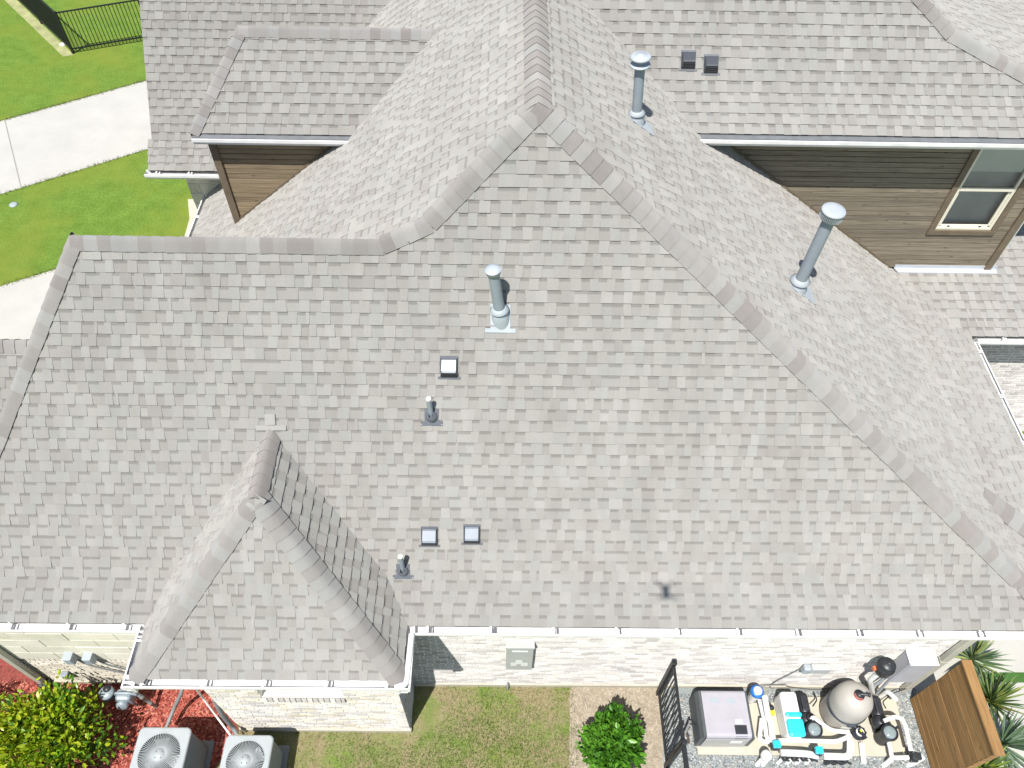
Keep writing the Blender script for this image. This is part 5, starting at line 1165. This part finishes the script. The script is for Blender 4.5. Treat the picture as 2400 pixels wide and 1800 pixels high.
# ==================================================================== plants
def leaves(name, mat, par, centre, R3_, n, size, cols, flat=.5, clumps=60, seed=1, shell=.55, upbias=.5):
    """leaf sprays on the surface of many small clumps filling an uneven crown"""
    r_ = np.random.default_rng(seed); m = MB(); cl = []
    for i in range(clumps):
        d = r_.normal(size=3); d /= np.linalg.norm(d); d[2] = abs(d[2]) * 1.0 if r_.random() < .8 else d[2]
        rad = shell + (1 - shell) * r_.random() ** .5; rad *= 1 + .22 * math.sin(5 * d[0] + seed) * math.cos(4 * d[1]) + .05 * r_.normal()
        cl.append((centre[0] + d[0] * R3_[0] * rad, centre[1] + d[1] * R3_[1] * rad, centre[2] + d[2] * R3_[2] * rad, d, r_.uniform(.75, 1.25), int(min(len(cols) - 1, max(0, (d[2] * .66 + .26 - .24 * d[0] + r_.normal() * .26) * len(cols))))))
    for i in range(max(6, clumps // 7)):
        d = np.array([r_.normal() * .35, r_.normal() * .35, 1.0]); d /= np.linalg.norm(d); rad = r_.uniform(.8, 1.08)
        cl.append((centre[0] + d[0] * R3_[0] * rad, centre[1] + d[1] * R3_[1] * rad, centre[2] + d[2] * R3_[2] * rad, d, r_.uniform(.8, 1.3), len(cols) - 1 - int(r_.integers(2))))
    for i in range(n):
        c = cl[r_.integers(len(cl))]; o = r_.normal(size=3) * .075 * c[4] * (R3_[0] / .6)
        p = Vector((c[0] + o[0], c[1] + o[1], max(.05, c[2] + o[2] * .9)))
        d = Vector(c[3]) * .7 + Vector(r_.normal(size=3)) * .75 + Zu * upbias; d.normalize()
        s_ = size * r_.uniform(.7, 1.25); sd = d.cross(Vector(r_.normal(size=3))); 
        if sd.length < 1e-3: continue
        sd.normalize(); nn = sd.cross(d)
        ci = c[5] if r_.random() < .75 else r_.integers(len(cols)); f = r_.uniform(.8, 1.2); col = tuple(min(1, x * f) for x in cols[ci])
        pts = [p, p + d * s_ * .35 + sd * s_ * .24 + nn * s_ * .05, p + d * s_ * .75 + sd * s_ * .19 + nn * s_ * .04, p + d * s_ - nn * s_ * .06, p + d * s_ * .75 - sd * s_ * .19 + nn * s_ * .04, p + d * s_ * .35 - sd * s_ * .24 + nn * s_ * .05, p + d * s_ * .5 - nn * s_ * .02]
        m.add(pts, [(0, 1, 6), (1, 2, 6), (2, 3, 6), (3, 4, 6), (4, 5, 6), (5, 0, 6)], col=col)
    return m.build(name, mat, par, kind='stuff')
def shrub(base, R3_, n, size, cols, label, seed, clumps, zc):
    t = thing('shrub', base, label, 'shrub'); c = base + Zu * zc
    leaves('foliage', 'leaf', t, c, R3_, n, size, cols, clumps=clumps, seed=seed)
    for i in range(9):
        a = 2 * math.pi * i / 9; e = base + Vector((math.cos(a) * R3_[0] * .6, math.sin(a) * R3_[1] * .6, zc + R3_[2] * .3)); m = MB()
        m.tube([base + Vector((math.cos(a) * .04, math.sin(a) * .04, 0)), (base + e) / 2 + Zu * .05, e], [.018, .012, .005], 6); m.build('stem', 'bark', t)
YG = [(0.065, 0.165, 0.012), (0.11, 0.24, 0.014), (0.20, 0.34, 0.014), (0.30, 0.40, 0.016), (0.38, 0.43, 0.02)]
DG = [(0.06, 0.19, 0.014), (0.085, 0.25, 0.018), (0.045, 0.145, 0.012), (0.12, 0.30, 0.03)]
b0 = gp(112, 1752, .35); b0.z = 0
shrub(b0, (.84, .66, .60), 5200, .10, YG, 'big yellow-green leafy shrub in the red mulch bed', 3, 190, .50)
b1 = gp(-30, 1660, .2); b1.z = 0
shrub(b1, (.30, .28, .35), 700, .06, YG, 'small shrub at the left picture edge behind the downspout foot', 9, 40, .25)
b2 = gp(1432, 1752, .3); b2.z = 0
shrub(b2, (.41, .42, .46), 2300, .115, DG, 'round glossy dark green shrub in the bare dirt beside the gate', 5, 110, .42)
def yucca(u, v, label, seed, n=60, L=.55, cols=None):
    r_ = random.Random(seed); b = gp(u, v); t = thing('yucca', b, label, 'yucca plant', 'spiky yuccas along the cedar screen')
    cols = cols or [(0.14, 0.22, 0.12), (0.20, 0.28, 0.16), (0.11, 0.18, 0.07), (0.26, 0.31, 0.10)]
    m = MB(); m.lathe([(.05, 0), (.045, .12), (.02, .22), (0, .24)], b, 10); m.build('trunk', 'bark', t)
    m = MB()
    for i in range(n):
        a = r_.uniform(0, 2 * math.pi); e = r_.uniform(.15, 1.35); l = L * r_.uniform(.75, 1.15); d = Vector((math.cos(a) * math.cos(e), math.sin(a) * math.cos(e), math.sin(e)))
        sd = d.cross(Zu).normalized(); nn = sd.cross(d); w = r_.uniform(.016, .024); p = b + Zu * r_.uniform(.12, .24) + d * .02
        dr_ = Zu * (-.10 * l * math.cos(e)); col = jit(r_.choice(cols), .15); pts = []
        for f, ww in ((0, .6), (.3, 1.0), (.65, .8)):
            c = p + d * (l * f) + dr_ * f * f; pts += [c - sd * w * ww + nn * .004, c - nn * .003, c + sd * w * ww + nn * .004]
        pts.append(p + d * l + dr_)
        m.add(pts, [(0, 1, 4, 3), (1, 2, 5, 4), (3, 4, 7, 6), (4, 5, 8, 7), (6, 7, 9), (7, 8, 9)], col=col)
    m.build('leaf_rosette', 'leaf', t, kind='stuff')
yucca(2262, 1556, 'spiky green yucca nearest the house wall, behind the cedar screen', 1, 70, .60)
yucca(2305, 1655, 'spiky yellow-striped yucca, middle one behind the cedar screen', 2, 75, .62, [(0.16, 0.23, 0.06), (0.11, 0.19, 0.06), (0.27, 0.30, 0.07), (0.09, 0.15, 0.05)])
yucca(2330, 1752, 'spiky grey-green yucca at the far end of the cedar screen', 3, 80, .66, [(0.16, 0.24, 0.15), (0.21, 0.29, 0.20), (0.11, 0.18, 0.09)])
yucca(2290, 1812, 'low yellow-green yucca at the bottom corner of the cedar screen', 4, 50, .5, [(0.18, 0.26, 0.04), (0.26, 0.32, 0.05), (0.12, 0.19, 0.05)])

# ==================================================================== loose ground cover (nobody could count it)
def inside(poly, x, y):
    c = False; n = len(poly)
    for i in range(n):
        x1, y1 = poly[i][0], poly[i][1]; x2, y2 = poly[(i + 1) % n][0], poly[(i + 1) % n][1]
        if (y1 > y) != (y2 > y) and x < (x2 - x1) * (y - y1) / (y2 - y1) + x1: c = not c
    return c
def scatter(name, mat, poly, n, fn, label, cat, avoid=None):
    m = MB(); xs = [p[0] for p in poly]; ys = [p[1] for p in poly]; k = 0
    while k < n:
        x, y = random.uniform(min(xs), max(xs)), random.uniform(min(ys), max(ys)); k += 1
        if not inside(poly, x, y) or (avoid and avoid(x, y)): continue
        fn(m, x, y)
    return m.build(name, mat, label=label, cat=cat, kind='stuff')
def chipfn(m, x, y):
    a = random.uniform(0, math.pi); l, w = random.uniform(.018, .055), random.uniform(.006, .015); d = Vector((math.cos(a), math.sin(a), random.uniform(-.35, .35))); s_ = Vector((-math.sin(a), math.cos(a), random.uniform(-.4, .4)))
    p = Vector((x, y, random.uniform(.016, .032))); c = jit(random.choice([(0.36, 0.085, 0.06), (0.28, 0.06, 0.045), (0.44, 0.13, 0.095), (0.50, 0.20, 0.15), (0.20, 0.04, 0.03)]), .15)
    q = [p - d * l - s_ * w, p + d * l - s_ * w * .7, p + d * l + s_ * w * .7, p - d * l + s_ * w]
    m.add(q + [k - Zu * .007 for k in q], [(0, 1, 2, 3), (0, 4, 5, 1), (1, 5, 6, 2), (2, 6, 7, 3), (3, 7, 4, 0)], col=c)
vis_m = [gp(-60, 1560), gp(-60, 1830), gp(470, 1830), gp(505, 1790), gp(556, 1716), gp(490, 1600)]
scatter('mulch', 'chip', vis_m, 16000, chipfn, 'red wood chip mulch', 'mulch', lambda x, y: y > YM - .03 or (x > XBW_ - .02 and y > YB_ - .03))
def pebfn(m, x, y):
    r = random.uniform(.007, .018); p = Vector((x, y, .012 + r * .3)); c = jit(random.choice([(0.28, 0.31, 0.32), (0.20, 0.22, 0.23), (0.36, 0.385, 0.385), (0.46, 0.46, 0.44), (0.15, 0.16, 0.165), (0.34, 0.32, 0.27)]), .2)
    if random.random() < .012: c = (.75, .75, .72)
    a = random.uniform(0, 3); X = Vector((math.cos(a), math.sin(a), .1)) * r * random.uniform(.8, 1.4); Y = Vector((-math.sin(a), math.cos(a), -.1)) * r
    q = [p + X, p + Y, p - X, p - Y, p + Zu * r * .8, p - Zu * r * .5]
    m.add(q, [(0, 1, 4), (1, 2, 4), (2, 3, 4), (3, 0, 4)], col=c)
vis_g = [gp(1556, 1625), gp(1556, 1830), gp(2230, 1830), gp(2160, 1600), gp(2060, 1618)]
padp = [gp(1634, 1770), gp(1624, 1650), gp(1880, 1648), gp(1880, 1636), gp(2094, 1634), gp(2108, 1690), gp(2120, 1775)]
scatter('gravel', 'pebble', vis_g, 17000, pebfn, 'grey gravel around the pool equipment', 'gravel', lambda x, y: y > YM - .03 or inside(padp, x, y))
def strawfn(m, x, y):
    a = random.uniform(0, math.pi); l = random.uniform(.015, .06); d = Vector((math.cos(a), math.sin(a), random.uniform(-.2, .3))) * l; s_ = Vector((-math.sin(a), math.cos(a), 0)) * random.uniform(.002, .005); p = Vector((x, y, .016))
    m.add([p - d - s_, p - d + s_, p + d + s_, p + d - s_], [(0, 3, 2, 1)], col=jit(random.choice([(0.36, 0.31, 0.235), (0.31, 0.26, 0.19), (0.43, 0.38, 0.30), (0.27, 0.22, 0.155)]), .15))
scatter('straw_litter', 'chip', [gp(1340, 1612), gp(1330, 1830), gp(1556, 1830), gp(1545, 1612)], 2600, strawfn, 'dry straw and twigs on bare dirt', 'straw', lambda x, y: y > YM - .03)
def dry(x, y):
    return .5 + .5 * math.sin(2.1 * x + 1.3) * math.cos(2.9 * y + .7 * x) + (.55 if y > 3.25 - .25 * math.sin(3 * x) else 0) + (.45 if x < -1.2 + .3 * math.sin(2.3 * y) else 0)
def grassfn(m, x, y):
    dd = dry(x, y)
    if random.random() < .05 + dd * .55: return
    a = random.uniform(0, 2 * math.pi); h = random.uniform(.02, .055); ln = Vector((math.cos(a), math.sin(a), 0)) * h * random.uniform(.3, 1.1); s_ = Vector((-math.sin(a), math.cos(a), 0)) * random.uniform(.002, .004); p = Vector((x, y, .004))
    c = random.choice([(0.12, 0.205, 0.03), (0.16, 0.245, 0.05), (0.09, 0.17, 0.02), (0.20, 0.27, 0.075)])
    if random.random() < .04 + dd * .5: c = random.choice([(0.36, 0.31, 0.17), (0.28, 0.24, 0.12), (0.44, 0.38, 0.24)])
    m.add([p - s_, p + s_, p + ln * .6 + Zu * h * .7 + s_ * .7, p + ln * .6 + Zu * h * .7 - s_ * .7, p + ln + Zu * h], [(0, 1, 2, 3), (3, 2, 4)], col=jit(c, .15))
scatter('grass', 'blade', [gp(560, 1712), gp(640, 1830), gp(1360, 1830), gp(1345, 1608), gp(980, 1604), gp(960, 1712)], 34000, grassfn, 'patchy lawn grass between the bay and the bare dirt', 'grass', lambda x, y: y > YM - .03)

t = thing('downspout', (6.47, YM - .06, 0), 'pale downspout at the right house corner behind the control cabinet', 'downspout')
ds = MB(); ds.box((6.40, YM - .10, .1), (6.51, YM - .016, Z0 - .19), .012); ds.build('spout', 'downspout_cream', t)
ds = MB(); ds.box((6.395, YM - .105, 1.5), (6.515, YM - .012, 1.54), .004); ds.build('strap', 'downspout_cream', t)

def fringe(a, b, n, side):
    def fn():
        m = MB(); a_, b_ = gp(*a), gp(*b); d = (b_ - a_).normalized(); nrm = Vector((-d.y, d.x, 0)) * side
        for i in range(n):
            p = a_ + (b_ - a_) * random.random() + nrm * random.gauss(.0, .035); h = random.uniform(.03, .08); t_ = random.uniform(0, 6.28); ln = Vector((math.cos(t_), math.sin(t_), 0)) * h * .7 - nrm * .02; s_ = d * random.uniform(.004, .009)
            c = random.choice([(0.09, 0.17, 0.02), (0.13, 0.21, 0.03), (0.20, 0.24, 0.07), (0.26, 0.25, 0.12), (0.22, 0.20, 0.10)])
            m.add([p - s_, p + s_, p + ln + Zu * h], [(0, 1, 2)], col=jit(c, .15))
        return m
    return fn()
fm = MB()
for a, b, n in (((0, 285), (345, 189), 900), ((0, 456), (362, 345), 450), ((0, 672), (133, 631), 250)):
    q = fringe(a, b, n, 1); fm.add(q.v, q.f); fm.c[-len(q.f):] = q.c
fm.build('path_edge_grass', 'blade', label='ragged grass along the concrete path edges', cat='grass', kind='stuff')

for pts, r, lb in (([(1755, 1632, .5), (1770, 1612, .3), (1800, 1606, .25), (1845, 1606, .3)], .008, 'thin grey cable looping from the heater along the wall foot'),
                   ([(1848, 1612, .3), (1900, 1617, .08), (1960, 1619, .08), (1990, 1618, .1)], .008, 'thin grey cable lying along the wall foot behind the middle pump'),
                   ([(1905, 1655, .3), (1915, 1640, .2), (1908, 1624, .1)], .010, 'black power cord of the middle pump'),
                   ([(2076, 1660, .3), (2068, 1645, .2), (2090, 1626, .15), (2128, 1612, .3)], .010, 'black power cord of the right pump')):
    pipe('cable', [gp(*q) for q in pts], r, 'black_plastic' if 'black' in lb else 'pipe_grey', lb, 'cable', 'cables of the pool equipment', 6, .05)
m = MB(); P_ = fb + Vector((-.10, -fr_ * 1.0, .25)); m.lathe([(fr_ * 1.004, .16), (fr_ * 1.004, .34)], fb, 10, a0=3.6, a1=4.1); m.build('label_plate', 'white_board', bpy.data.objects['pool_filter'])
